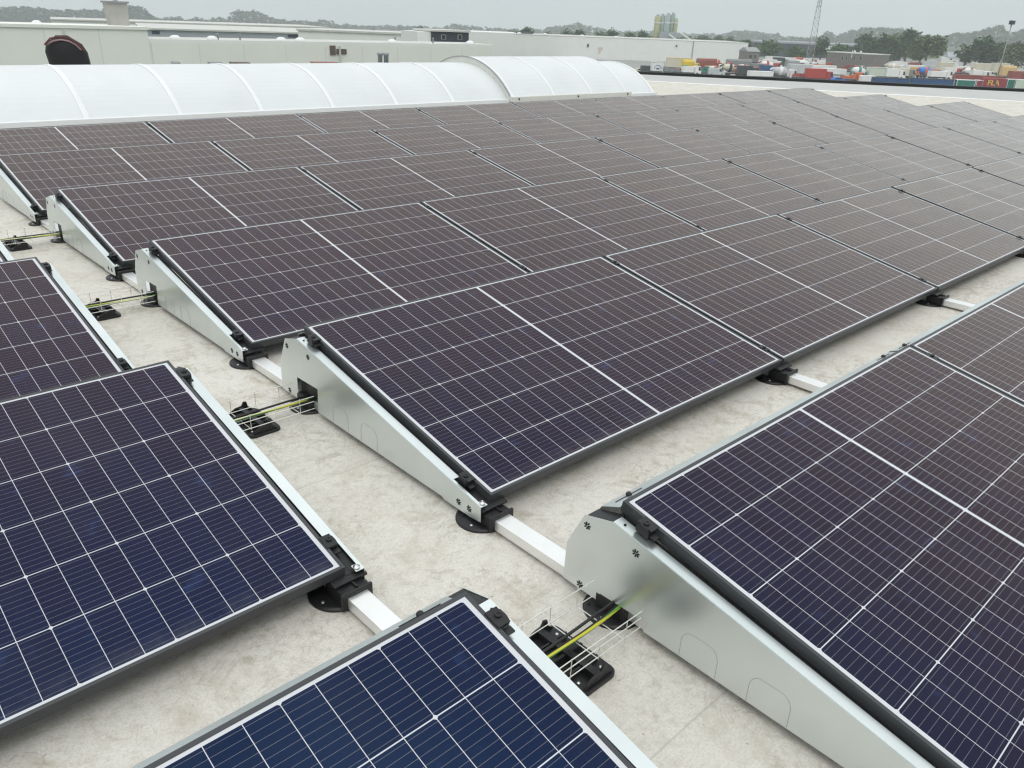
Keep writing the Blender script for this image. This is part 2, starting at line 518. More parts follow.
# ------------------------------------------------------------------ side plates (wind deflectors at the row ends)
FLANGE_Z = lambda y: -.0186 + (y + .012) * .1976
def make_plate(hole_top, right_field=True):
    root = thing('side_plate', 'x', 'side plate')
    sg = 1 if right_field else -1          # +1: plate on the -X side of its row
    prof = [(-.012, -.0205), (1.085, .1965), (1.18, .170), (1.235, .055), (1.238, -.068)]
    if hole_top:
        prof += [(1.11, -.070), (1.105, hole_top), (.948, hole_top + .004), (.955, -.070)]
    prof += [(.18, -.0715), (.17, -.078), (.04, -.078), (-.012, -.072)]
    p = MB()
    p.prism(prof, -.0515 * sg, -.05 * sg, 'x')
    # folded top flange
    def fl(y0, y1, x1):
        a, b_ = FLANGE_Z(y0), FLANGE_Z(y1)
        X0, X1 = -.05 * sg, x1 * sg
        p.hexa([(X0, y0, a - .0015), (X1, y0, a - .0015), (X1, y1, b_ - .0015), (X0, y1, b_ - .0015), (X0, y0, a), (X1, y0, a), (X1, y1, b_), (X0, y1, b_)])
    fl(.135, 1.085, -.017)
    fl(.012, .135, -.040)
    fl(-.012, .012, -.024)
    p.obj('plate', M_galv, root)
    # dark plastic closing piece at the rear top
    c = MB()
    c.prism([(1.086, .185), (1.09, .1925), (1.178, .167), (1.228, .056), (1.216, .056), (1.168, .155)], -.049 * sg, .002 * sg, 'x')
    c.obj('end_cap', M_blk, root)
    # dark profile between flange and module, deepened to keep the slot black
    d = MB()
    d.hexa([(-.030 * sg, .0, -.062), (-.0008 * sg, .0, -.062), (-.0008 * sg, .94, -.062), (-.030 * sg, .94, -.062),
            (-.030 * sg, .0, -.027), (-.0008 * sg, .0, -.027), (-.0008 * sg, 1.08, .191), (-.030 * sg, 1.08, .191)])
    d.obj('slot_profile', M_blk, root)
    # low end bracket seat
    s = MB()
    s.hexa([(-.0485 * sg, .0, -.045), (-.018 * sg, .0, -.045), (-.018 * sg, .135, -.018), (-.0485 * sg, .135, -.018),
            (-.0485 * sg, .0, -.026), (-.018 * sg, .0, -.026), (-.018 * sg, .135, .0), (-.0485 * sg, .135, .0)])
    s.obj('bracket_seat', M_blk, root)
    s = MB()
    s.lathe([(.010, FLANGE_Z(0) + .0005), (.010, FLANGE_Z(0) + .003), (.004, FLANGE_Z(0) + .004), (.0035, FLANGE_Z(0) + .0055)], 12, Matrix.Translation((-.034 * sg, .001, 0)))
    s.obj('screw', M_screw, root)
    s = MB()
    s.lathe([(.004, FLANGE_Z(1.06) + .0005), (.004, FLANGE_Z(1.06) + .002)], 8, Matrix.Translation((-.034 * sg, 1.06, 0)))
    s.obj('pin_hole', M_hole, root)
    # punched star openings
    for (y, z) in ((1.168, .142), (1.005, .146), (1.176, -.055), (.095, -.050), (.043, -.050)):
        s = MB()
        for k in range(7):
            a = 2 * math.pi * k / 7 + .3
            dy, dz = math.cos(a), math.sin(a)
            py, pz = -dz, dy
            r0, r1, wd_ = .0022, .0125, .0026
            q = [(r0, -.3), (r1 * .8, -1), (r1, 0.2), (r1 * .75, 1), (r0, .3)]
            pts = [(y + dy * rr + py * wd_ * ww, z + dz * rr + pz * wd_ * ww) for rr, ww in q]
            s.prism(pts, -.0523 * sg, -.0512 * sg, 'x')
        s.obj('punched_star', M_hole, root)
    # pressed outlines of unused cable openings
    for yc in (.79, .60):
        s = MB()
        pts = []
        zt, hw = .015, .052
        pts.append((-.0518 * sg, yc + hw, -.068)); pts.append((-.0518 * sg, yc + hw, zt - .035))
        for k in range(1, 6):
            a = math.pi / 2 * k / 6
            pts.append((-.0518 * sg, yc + hw - .03 + .03 * math.cos(a), zt - .035 + .035 * math.sin(a)))
        for k in range(0, 6):
            a = math.pi / 2 * k / 6
            pts.append((-.0518 * sg, yc - hw + .03 - .03 * math.sin(a), zt - .035 + .035 * math.cos(a)))
        pts.append((-.0518 * sg, yc - hw, zt - .035)); pts.append((-.0518 * sg, yc - hw, -.068))
        s.tube(pts, .0006, 4)
        s.obj('knockout_outline', M_curb0, root)
    return root
pa = make_plate(-.042)
pa.location = (0.008, 0, ZL)
tag(pa, 'galvanised side plate nearest the viewer, its cable notch low at the bottom', 'side plate', 'side plates right of the aisle')
pb = make_plate(.028)
side_lab = {1: 'galvanised side plate with a tall square cable opening at the second row end', 2: 'galvanised side plate at the third row end right of the aisle',
            3: 'galvanised side plate at the fourth row end right of the aisle', 4: 'galvanised side plate cut by the left picture edge, fifth row', 5: 'galvanised side plate at the farthest row end by the skylight'}
for r_ in range(1, 6):
    o = pb if r_ == 1 else copy_tree(pb)
    o.location = (0.008, r_ * P, ZL)
    tag(o, side_lab[r_], 'side plate', 'side plates right of the aisle')
pc = make_plate(.028, False)
for r_ in range(4):
    o = pc if r_ == 0 else copy_tree(pc)
    o.location = (-AX, r_ * P + DYL, ZL)
    tag(o, 'galvanised side plate along the %s blue panel row left of the aisle' % lrow[r_], 'side plate', 'side plates left of the aisle')

# ------------------------------------------------------------------ rear wind deflectors (their folded tops show behind the panels)
def make_deflector():
    root = thing('rear_deflector', 'x', 'wind deflector')
    d = MB()
    y0, z0, y1, z1 = 1.112, .205, 1.172, .178
    prof = [(y0, z0), (y1, z1), (1.230, .055), (1.233, -.066), (1.2315, -.066), (1.2285, .0555), (1.171, .1765), (y0, z0 - .0015)]
    d.prism(prof, .004, L - .004, 'x')
    d.obj('sheet', M_galv, root)
    for xs in (.09, L - .09):
        s = MB()
        n_ = Vector((0, z0 - z1, y1 - y0)).normalized()
        c0 = Vector((0, 1.150, z1 + (y1 - 1.150) * (z0 - z1) / (y1 - y0))) + n_ * .0006
        s.hexa([Vector((xs - .055, -.002, .0008)) + c0, Vector((xs + .055, -.002, .0008)) + c0, Vector((xs + .055, .002, -.001)) + c0, Vector((xs - .055, .002, -.001)) + c0,
                Vector((xs - .055, -.002, .0014)) + c0, Vector((xs + .055, -.002, .0014)) + c0, Vector((xs + .055, .002, -.0004)) + c0, Vector((xs - .055, .002, -.0004)) + c0])
        s.obj('slot', M_hole, root)
        s = MB()
        s.lathe([(.009, 0), (.009, .004), (.006, .008), (.003, .0085)], 10, Matrix.Translation(c0 + Vector((xs, 0, 0))))
        s.obj('bolt', M_blk, root)
    return root
d0 = make_deflector()
used = False
for r_ in range(2):
    for k in range(4 if r_ == 0 else 2):
        o = copy_tree(d0) if used else d0
        used = True
        o.location = (k * PITCH + .008, r_ * P, ZL)
        tag(o, 'pale folded steel deflector behind the panel %s, %s row, right field' % ('next to the aisle' if k == 0 else ORD[k] + ' from the aisle', rown[r_]), 'wind deflector', 'rear wind deflectors')
for r_ in range(2):
    o = copy_tree(d0)
    o.location = (-AX - L, r_ * P + DYL, ZL)
    tag(o, 'pale folded steel deflector along the top of the %s blue panel row' % lrow[r_], 'wind deflector', 'rear wind deflectors')

# ------------------------------------------------------------------ rails, feet, clamps
def make_rail():
    root = thing('mounting_rail', 'x', 'rail')
    m = MB()
    m.box(-.031, .031, -.30, 5 * P + 1.2, .012, .047)
    m.obj('rail_tube', M_alu, root, bevel=.003)
    return root
r0 = make_rail()
for i, (x, lab) in enumerate([(0.008, 'white aluminium rail under the side plates right of the aisle'), (PITCH, 'white aluminium rail under the first joint between panels right of the aisle'),
                            (2 * PITCH, 'white aluminium rail under the second panel joint right of the aisle'), (3 * PITCH, 'white aluminium rail under the third joint between panels right of the aisle'),
                            (-AX, 'white aluminium rail along the left side of the bare aisle')]):
    o = r0 if i == 0 else copy_tree(r0)
    o.location = (x, 0, 0)
    tag(o, lab, 'rail', 'aluminium rails')

def make_foot(front=True):
    root = thing('support_foot', 'x', 'support foot')
    m = MB()
    m.lathe([(.084, .0), (.084, .006), (.074, .010), (.03, .0115)], 36, Matrix.Translation((-.006, .022 if front else .012, 0)))
    m.obj('base_disc', M_blk, root)
    for k in range(6):
        a = 2 * math.pi * k / 6 + .3
        s = MB(); s.lathe([(.005, .0098), (.005, .0125), (.002, .013)], 8, Matrix.Translation((-.006 + .064 * math.cos(a), .02 + .064 * math.sin(a), 0)))
        s.obj('stud', M_screw if k in (1, 3) else M_blk, root)
    if front:
        m = MB()
        m.box(-.042, .042, -.056, .028, .010, .056)
        m.obj('rail_sleeve', M_blk, root, bevel=.004)
        m = MB()
        m.box(-.048, .048, -.068, -.057, .008, .061)
        m.obj('sleeve_collar', M_blk, root, bevel=.004)
        m = MB()
        m.prism([(-.03, .06), (.028, .06), (.05, .078), (.05, .083), (-.012, .0715), (-.03, .066)], -.047, .055, 'x')
        m.obj('bracket', M_blk, root)
        m = MB(); m.box(.004, .010, -.055, .0, .056, .062); m.obj('rib', M_blk, root)
    else:
        m = MB()
        m.box(-.044, .044, -.05, .05, .010, .058)
        m.obj('rail_sleeve', M_blk, root, bevel=.004)
        m = MB()
        m.prism([(-.13, .058), (.05, .058), (.04, .24), (-.12, .21)], -.020, .03, 'x')  # black block widened behind the cable opening so its inside stays dark
        m.obj('dark_backing', M_blk, root)
    return root
f0 = make_foot(True); f1 = make_foot(False)
uf = ub = False
for r_ in range(6):
    for k in range(4):
        if k > 0 and r_ > 2: continue
        o = copy_tree(f0) if uf else f0; uf = True
        o.location = (k * PITCH + (.008 if k == 0 else 0), r_ * P + .012, 0)
        tag(o, 'round black foot under the low edge of the %s row, %s' % (rown[r_], 'at the aisle plate' if k == 0 else '%s joint from the aisle' % ORD[k - 1].replace('first', 'nearest')), 'support foot', 'black support feet')
    if r_ < 4:
        o = copy_tree(f1) if ub else f1; ub = True
        o.location = (.000, r_ * P + 1.07, 0)
        tag(o, 'round black foot under the tall rear end of the %s side plate' % rown[r_], 'support foot', 'black support feet')
for r_ in range(4):
    o = copy_tree(f0)
    o.location = (-AX, r_ * P + .012 + DYL, 0)
    tag(o, 'round black plastic foot under the low aisle corner of the %s blue row' % lrow[r_], 'support foot', 'black support feet')

def make_clamp(end=True, sg=1):
    """slope-aligned clamp; origin on the module edge line, z = 0 at the frame top"""
    root = thing('panel_clamp', 'x', 'clamp')
    if end:
        m = MB(); m.box(-.030 * sg, .007 * sg, -.030, .030, .0008, .006)
        m.obj('lip', M_blk, root, bevel=.0015)
        m = MB()
        m.prism([(-.026, -.028), (.026, -.028), (.026, -.006), (.018, .004), (-.006, .006), (-.02, .002), (-.026, -.01)], -.034 * sg, -.006 * sg, 'x')
        m.obj('body', M_blk, root, bevel=.002)
        m = MB(); m.lathe([(.010, 0), (.010, .005), (.005, .0055), (.005, .003)], 14, Matrix.Translation((-.016 * sg, .004, .006)))
        m.obj('bolt', M_blk, root)
        m = MB(); m.box(-.031 * sg, -.009 * sg, -.052, -.030, -.018, -.012); m.obj('tongue', M_blk, root)
    else:
        m = MB(); m.box(-.017, .017, -.028, .028, .0008, .0055)
        m.obj('lip', M_blk, root, bevel=.0015)
        m = MB(); m.box(-.006, .006, -.028, .028, -.032, .0008); m.obj('web', M_blk, root)
        m = MB(); m.lathe([(.009, 0), (.009, .006), (.004, .007)], 12, Matrix.Translation((0, 0, .0055)))
        m.obj('bolt', M_blk, root)
    root.rotation_euler = (TILT, 0, 0)
    root.scale = (.9, .78, .8)
    return root
c_end = make_clamp(True, 1); c_endl = make_clamp(True, -1); c_mid = make_clamp(False)
uc = {0: False, 1: False, 2: False}
def place_clamp(proto, key, x, row, s, label, group):
    o = copy_tree(proto) if uc[key] else proto
    uc[key] = True
    o.location = (x, row * P + s * ct + (DYL if x < 0 else (-.010 if row == 0 else 0)), ZL + s * st)
    tag(o, label, 'clamp', group)
for r_ in range(6):
    for s, nm in ((.105, 'low'), (W - .095, 'high')):
        place_clamp(c_end, 0, .008, r_, s, 'black clamp near the %s corner of the %s row, at its side plate' % (nm, rown[r_]), 'end clamps right of the aisle')
        if r_ < 4:
            place_clamp(c_endl, 1, -AX, r_, s, 'black clamp near the %s aisle corner of the %s blue row' % (nm, lrow[r_]), 'end clamps left of the aisle')
        for k in range(1, 10):
            if k == 9 and nm == 'low': continue
            place_clamp(c_mid, 2, k * PITCH, r_, s, 'black clamp, %s end of the %s joint from the aisle, %s row' % (nm, ORD[k - 1], rown[r_]), 'black clamps between panels')

# ------------------------------------------------------------------ cable trays across the aisle
def make_tray():
    """wire basket along X; origin on the roof at the tray's middle"""
    root = thing('wire_cable_tray', 'x', 'cable tray')
    hx0, hx1, yn, yf, zb, zt = -.42, .262, -.080, .080, .052, .104
    m = MB()
    for (y, z) in ((yn, zb), (yf, zb), (0, zb), (yn, zb + .03), (yn, zt), (yf, zt)):
        m.tube([(hx0, y, z), (hx1, y, z)], .0015, 6)
    x = hx0 + .02
    while x < hx1:
        m.tube([(x, yn - .003, zt + .006), (x, yn - .003, zb - .003), (x, yf + .003, zb - .003), (x, yf + .003, zt + .006)], .0015, 6)
        x += .10
    m.obj('wire_mesh', M_wire, root)
    return root
def make_pad():
    root = thing('tray_support', 'x', 'tray support')
    m = MB()
    poly = []
    for (cx_, cy_, a0) in ((.042, .09, 0), (-.042, .09, 90), (-.042, -.09, 180), (.042, -.09, 270)):
        for k in range(5):
            a = RAD(a0 + 90 * k / 4)
            poly.append((cx_ + .022 * math.cos(a), cy_ + .022 * math.sin(a)))
    m.prism(poly, 0, .012, 'z')
    m.obj('base', M_blk, root, bevel=.002)
    for sy in (-1, 1):
        m = MB()
        m.prism([(-.05, .012), (.05, .012), (.03, .030), (.026, .050), (.014, .053), (.006, .038), (-.022, .034), (-.04, .024)], sy * .098, sy * .104, 'y')
        m.obj('fin', M_blk, root)
    m = MB()
    m.box(-.010, .010, -.096, .096, .012, .034)
    m.box(-.05, .05, -.004, .004, .012, .030)
    m.box(-.05, .05, -.055, -.050, .012, .03)
    m.box(-.05, .05, .050, .055, .012, .03)
    m.obj('cross_web', M_blk, root)
    for (x, y) in ((-.04, -.075), (.04, -.075), (-.04, .075), (.04, .075)):
        m = MB(); m.lathe([(.005, .011), (.005, .0135), (.002, .014)], 8, Matrix.Translation((x, y, 0)))
        m.obj('stud', M_screw, root)
    return root
t0 = make_tray(); s0 = make_pad()
tl = ['by the nearest side plate', 'at the second side plate', 'at the third side plate', 'at the fourth side plate']
random.seed(5)
def wavy(y, z, x0, x1, amp, bend, ph):
    pts = []
    for i in range(25):
        q = i / 24
        x = x0 + (x1 - x0) * q
        pts.append((x, y + amp * math.sin(q * 5 + ph) + bend * q * q, z + .004 * math.sin(q * 7 + ph) - .05 * max(0, q - .55) ** 1.2))
    return pts
for r_ in range(4):
    yc = r_ * P + 1.035
    o = t0 if r_ == 0 else copy_tree(t0)
    o.location = (-.32, yc, 0)
    tag(o, 'open galvanised wire tray carrying cables across the aisle ' + tl[r_], 'cable tray', 'wire trays across the aisle')
    o = s0 if r_ == 0 else copy_tree(s0)
    o.location = (-.244 if r_ == 0 else (-.258 if r_ == 1 else -.29), yc + (-.005 if r_ == 0 else .04), 0)
    tag(o, 'black finned plastic foot under the wire tray ' + tl[r_], 'tray support', 'black tray supports')
    m = MB(); m.tube(wavy(-.030, .068, -.42, .40, .012, .060, .3), .0044, 8)
    tag(m.obj('earth_cable', M_earth, None, 0, (-.32, yc, 0)), 'yellow and green earth cable in the wire tray ' + tl[r_], 'cable', 'earth cables')
    for j in range(2):
        m = MB(); m.tube(wavy(-.003 + .024 * j, .062 + .006 * j, -.42, .40, .012, .03 - .03 * j, 1.1 + j), .0042, 8)
        tag(m.obj('power_cable', M_cable, None, 0, (-.32, yc, 0)), 'thin black cable lying in the wire tray ' + tl[r_], 'cable', 'black cables ' + tl[r_])

# ------------------------------------------------------------------ BARREL SKYLIGHT
M_glaz = weathered('opal_glazing', (.66, .685, .695), .35, 0, .045, 1.1, .5)
M_wht = weathered('white_powder_coat', (.76, .78, .785), .4, 0, .03, 1.5)
M_cream = weathered('cream_aluminium', (.66, .66, .62), .45, 0, .05, 2)
M_curb = weathered('grey_curb', (.30, .31, .31), .7, 0, .1, 2)
SY, SHW, SZ, SRISE = 10.02, 1.13, .262, .505
def arc(hw, z0, rise, n=28, yc=0.0):
    R_ = (hw * hw + rise * rise) / (2 * rise)
    a0 = math.asin(min(1, hw / R_))
    return [(yc + R_ * math.sin(-a0 + 2 * a0 * i / n), z0 + rise - R_ + R_ * math.cos(-a0 + 2 * a0 * i / n)) for i in range(n + 1)]
def vault(mb, x0, x1, prof, th):
    ins = [(y * (1 - th / SHW), z - th) for y, z in prof]
    n = len(prof)
    for i in range(n - 1):
        mb.hexa([(x0, *ins[i]), (x1, *ins[i]), (x1, *ins[i + 1]), (x0, *ins[i + 1]), (x0, *prof[i]), (x1, *prof[i]), (x1, *prof[i + 1]), (x0, *prof[i + 1])])
    bmesh.ops.remove_doubles(mb.bm, verts=list(mb.bm.verts), dist=.0004)
def smooth(o):
    for p_ in o.data.polygons: p_.use_smooth = True
    return o
sk = thing('barrel_skylight', 'long white barrel vault skylight of opal sheets behind the panel rows', 'skylight', (0, SY + SHW, 0))
X0, XR0, XR1, X1 = -10.1, 7.80, 10.72, 11.62
prof = arc(SHW, SZ, SRISE)
m = MB(); vault(m, X0, X1, prof, .02); m.obj('glazing', M_glaz, sk)
m = MB()
m.box(X0, X1, -SHW - .03, -SHW + .03, .0, SZ - .035); m.box(X0, X1, SHW - .03, SHW + .03, 0, SZ - .035)
m.box(X0, X0 + .06, -SHW + .03, SHW - .03, 0, SZ - .035); m.box(X1 - .06, X1, -SHW + .03, SHW - .03, 0, SZ - .035)
m.obj('curb', M_curb, sk)
m = MB()
m.box(X0 - .01, X1 + .01, -SHW - .055, -SHW + .02, SZ - .034, SZ + .022)
m.box(X0 - .01, X1 + .01, SHW - .02, SHW + .055, SZ - .034, SZ + .022)
m.obj('base_bar', M_wht, sk, bevel=.004)
m = MB()
for xe, s in ((X0 + .005, 1), (X1 - .03, 1)):
    m.prism([(y * .985, z - .012) for y, z in prof], xe, xe + .02, 'x')
m.obj('end_wall', M_glaz, sk)
rib_prof = arc(SHW + .006, SZ + .006, SRISE + .003)
RX = 1.45
ribs = [RX + (i - 11) * 1.045 for i in range(0, 17)] + [X1 - .05]
for xr in ribs:
    m = MB(); vault(m, xr - .030, xr + .030, rib_prof, .010); m.obj('rib', M_wht, sk)
vf = MB()
vp = arc(SHW + .07, SZ + .03, SRISE + .06)
vault(vf, XR0 + .03, XR1 - .03, vp, .02)
vent = vf.obj('vent_hood', M_glaz, sk)
m = MB()
n_ = len(vp)
for xa, xb in ((XR0, XR0 + .03),):
    for i in range(n_ - 1):
        a, b_ = vp[i], vp[i + 1]
        c_, d_ = (prof[i][0], prof[i][1] + .001), (prof[i + 1][0], prof[i + 1][1] + .001)
        m.hexa([(xa, *c_), (xb, *c_), (xb, *d_), (xa, *d_), (xa, a[0] * 1.002, a[1] + .004), (xb, a[0] * 1.002, a[1] + .004), (xb, b_[0] * 1.002, b_[1] + .004), (xa, b_[0] * 1.002, b_[1] + .004)])
bmesh.ops.remove_doubles(m.bm, verts=list(m.bm.verts), dist=.0004)
m.obj('gable_frame', M_cream, vent)
m = MB()
for i in range(len(vp) - 1):
    a, b_ = vp[i], vp[i + 1]
    x = XR0
    m.hexa([(x - .012, a[0], a[1] + .004), (x + .008, a[0], a[1] + .004), (x + .008, b_[0], b_[1] + .004), (x - .012, b_[0], b_[1] + .004),
            (x - .012, a[0] * 1.006, a[1] + .014), (x + .008, a[0] * 1.006, a[1] + .014), (x + .008, b_[0] * 1.006, b_[1] + .014), (x - .012, b_[0] * 1.006, b_[1] + .014)])
m.obj('rubber_seal', M_curb, vent)
m = MB(); m.box(XR0 - .02, XR1 + .02, -SHW - .15, -SHW - .06, SZ - .02, SZ + .065)
m.obj('eave_bar', M_cream, vent, bevel=.008)
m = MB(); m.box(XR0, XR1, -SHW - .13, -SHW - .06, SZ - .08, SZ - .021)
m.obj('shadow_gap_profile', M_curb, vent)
rp = arc(SHW + .075, SZ + .034, SRISE + .063)
for xr in (XR0 + .05, XR0 + 1.0, XR0 + 1.95, XR1 - .05):
    m = MB(); vault(m, xr - .025, xr + .025, rp, .010); m.obj('rib', M_wht, vent)
for xr in (XR0 + .1, XR0 + 1.5, XR1 - .1):
    m = MB(); m.lathe([(.014, 0), (.014, .012), (.006, .014)], 10, Matrix.Translation((xr, -SHW - .15, SZ + .03)) @ Matrix.Rotation(RAD(90), 4, 'X')); m.obj('bolt', M_blk, vent)
m = MB(); m.box(.10, .20, -.78, -.74, .63, .70); m.obj('latch', M_curb, sk)

# black hooded bag behind the skylight
M_fab = weathered('black_fabric', (.010, .010, .011), .8, 0, .3, 5)
M_pink = weathered('dull_pink_lining', (.30, .19, .20), .7, 0, .1, 5)
M_mar = mat('maroon_piping', (.10, .02, .03), .6)
pos = at(66, 60, 14.2)
dirv = Vector((pos.x - CAM_C.x, pos.y - CAM_C.y, 0)).normalized()
rz = math.atan2(dirv.y, dirv.x) - math.pi / 2
bag = thing('hooded_bag', 'black rounded hooded bag with a dull pink rim standing behind the skylight', 'bag', (pos.x, pos.y, 0), rz)
def hood(w_, d_, h0, z0, lean, seg=14, rings=9):
    m = MB(); rs = []
    for j in range(rings + 1):
        q = j / rings
        z = z0 + h0 * q
        k = math.sqrt(max(0.0, 1 - max(0, (q - .72) / .28) ** 2.4)) if q > .72 else 1 - .06 * (1 - q)
        k = max(k, .28)
        rs.append([m.bm.verts.new((lean * (1 - q) + w_ * k * math.cos(2 * math.pi * i / seg), d_ * k * math.sin(2 * math.pi * i / seg), z)) for i in range(seg)])
    for A, B in zip(rs, rs[1:]):
        for i in range(seg):
            f = m.bm.faces.new((A[i], A[(i + 1) % seg], B[(i + 1) % seg], B[i])); f.smooth = True
    m.bm.faces.new(rs[0][::-1]); m.bm.faces.new(rs[-1])
    return m
HB = at(62, 38.0, 14.2).z
hood(.28, .24, HB + .035, 0.0, .12).obj('body', M_fab, bag)
m = MB(); m.tube([(-.21, -.15, HB - .085), (-.12, -.16, HB - .035), (-.02, -.16, HB - .018), (.08, -.16, HB - .035), (.16, -.16, HB - .08), (.22, -.17, HB - .15)], .013, 8); m.obj('rim', M_pink, bag)
m = MB(); m.tube([(-.24, -.17, HB - .09), (-.15, -.16, HB + .0), (-.02, -.15, HB + .022), (.09, -.16, HB + .005), (.19, -.17, HB - .06), (.26, -.17, HB - .16)], .012, 6); m.obj('piping', M_mar, bag)

# ------------------------------------------------------------------ BACKGROUND BUILDINGS
M_hall = weathered('cream_render', (.78, .79, .74), .8, 0, .035, .25)
M_hall2 = weathered('white_cladding', (.80, .81, .785), .7, 0, .03, .3)
M_hroof = weathered('pale_roof_felt', (.58, .58, .55), .8, 0, .08, .3)
M_blueg = weathered('blue_grey_cladding', (.36, .39, .425), .6, 0, .06, .1)
M_dark = weathered('dark_cladding', (.045, .052, .068), .6, 0, .1, .2)
M_brick = weathered('grey_brick', (.19, .175, .16), .85, 0, .12, 1.2)
M_glass = mat('dark_window_glass', (.03, .035, .04), .15)
M_conc = weathered('rough_concrete', (.40, .39, .365), .85, 0, .12, .8)
M_jnt = mat('render_joint', (.66, .67, .63), .8)
M_shut = weathered('brown_shutter', (.13, .105, .09), .7, 0, .1, 1)
M_tile = weathered('red_brown_roof', (.30, .16, .13), .8, 0, .1, 1)

class Bld:
    """a building with its long front from A to B (world xy), front facing the viewer; local x along the front, y away, z from the land"""
    def __init__(s, name, label, cat, u0, d0_, u1, d1_, depth, vtop=None, utop=None, h=None, group=None):
        A, B = at(u0, 60, d0_), at(u1, 60, d1_)
        s.len = math.hypot(B.x - A.x, B.y - A.y)
        s.rz = math.atan2(B.y - A.y, B.x - A.x)
        zb = min(gz(A.x, A.y), gz(B.x, B.y)) - .2
        s.loc = Vector((A.x, A.y, zb))
        s.root = thing(name, label, cat, s.loc, s.rz, group)
        s.depth = depth
        s.M = frame_at(s.loc, s.rz).inverted()
        if vtop is not None:
            s.h = s.local(utop if utop is not None else u0, vtop).z
        else:
            s.h = h
    def local(s, u, v, y=0.0):
        """where the view ray through a pixel meets the plane local y"""
        o = s.M @ CAM_C
        d = s.M.to_3x3() @ ray(u, v)
        return o + d * ((y - o.y) / d.y)
    def shell(s, name, m, x0=0, x1=None, y0=0, y1=None, z0=0, z1=None):
        b = MB(); b.box(x0, s.len if x1 is None else x1, y0, s.depth if y1 is None else y1, z0, s.h if z1 is None else z1)
        return b.obj(name, m, s.root)
    def rect(s, name, m, u0, v0, u1, v1, out=.06, thick=.25, parent=None):
        a, b_ = s.local(u0, v1), s.local(u1, v0)
        q = MB(); q.box(a.x, b_.x, -out, thick - out, a.z, b_.z)
        return q.obj(name, m, parent or s.root)

# B1 long cream hall on the left
h1 = Bld('cream_hall', 'long low cream rendered hall with a stepped parapet behind the skylight', 'building', -140, 66, 492, 82, 5, 45.5, 480)
zA = h1.local(155, 39).z; xa = h1.local(148, 39).x
h1.h = zA
h1.shell('wall', M_hall, xa, None, 0, h1.depth, 0, zA - .25)
h1.shell('roof', M_hroof, xa + .3, h1.len - .3, .3, h1.depth - .3, zA - .28, zA - .12)
b = MB(); b.box(xa, h1.len, 0, .3, zA - .25, zA); b.box(xa, h1.len, h1.depth - .3, h1.depth, zA - .25, zA); b.box(h1.len - .3, h1.len, .3, h1.depth - .3, zA - .25, zA)
b.obj('parapet', M_hall2, h1.root)
zB = h1.local(60, 24.8).z
b = MB(); b.box(0, xa - .01, -.15, h1.depth, 0, zB - .2); b.obj('tall_wing', M_hall, h1.root)
b = MB(); b.box(-.1, xa + .1, -.25, h1.depth + .1, zB - .2, zB); b.obj('coping', M_hall, h1.root)
sh = h1.rect('shutter', M_shut, 330, 45.5, 335, 55, .1)
sh2 = h1.rect('shutter', M_shut, 336.5, 49, 346, 54, .1)
for (u, v) in ((37, 25),):
    p_ = h1.local(u, v, 4)
    b = MB(); b.lathe([(.35, zB - .15), (.33, zB + .05), (.15, zB + .18)], 12, Matrix.Translation((p_.x, 4, 0))); b.obj('roof_dome', M_wht, h1.root)
for u in (175, 212, 281, 300, 392, 470):
    p_ = h1.local(u, 38, 3)
    b = MB(); b.lathe([(.45, zA - .12), (.42, zA + .06), (.2, zA + .2)], 12, Matrix.Translation((p_.x, 3, 0))); b.obj('roof_dome', M_wht, h1.root)
for u in (218, 240, 395, 433):
    p_ = h1.local(u, 38, 3)
    b = MB(); b.lathe([(.07, zA - .12), (.07, zA + .3), (.1, zA + .31), (.1, zA + .4)], 8, Matrix.Translation((p_.x, 3, 0))); b.obj('vent_pipe', M_curb, h1.root)
for k in range(1, 14):
    xj = h1.len * k / 14
    top = zA - .3 if xj > xa else zB - .22
    b = MB(); b.box(xj - .02, xj + .02, -.17 if xj < xa else -.012, .0, 0, top); b.obj('panel_joint', M_jnt, h1.root)
for k in (3, 9):
    xj = h1.len * k / 14 + 1.2
    b = MB(); b.box(xj - .06, xj + .06, -.30, -.16, 0, (zA if xj > xa else zB) - .3); b.obj('downpipe', M_hroof, h1.root)
# chimney standing on the tall wing
p_ = h1.local(119, 25, 3)
pw = frame_at(h1.loc, h1.rz) @ Vector((p_.x, 3, zB))
ch = thing('roof_chimney', 'tapering grey concrete chimney standing on the cream hall roof', 'chimney', pw, h1.rz)
zt = (frame_at(h1.loc, h1.rz).inverted() @ at(118, 3, (pw - CAM_C).xy.length)).z - zB
b = MB(); b.hexa([(-.62, -.5, 0), (.62, -.5, 0), (.62, .7, 0), (-.62, .7, 0), (-.75, -.5, zt), (.68, -.5, zt), (.68, .7, zt), (-.75, .7, zt)]); b.obj('shaft', M_conc, ch)
b = MB(); b.box(-.86, .78, -.6, .8, zt, zt + .12); b.obj('cap', M_curb, ch)
b = MB(); b.lathe([(.16, zt + .12), (.16, zt + .4), (.22, zt + .42), (.22, zt + .5)], 10); b.obj('flue', M_wht, ch)
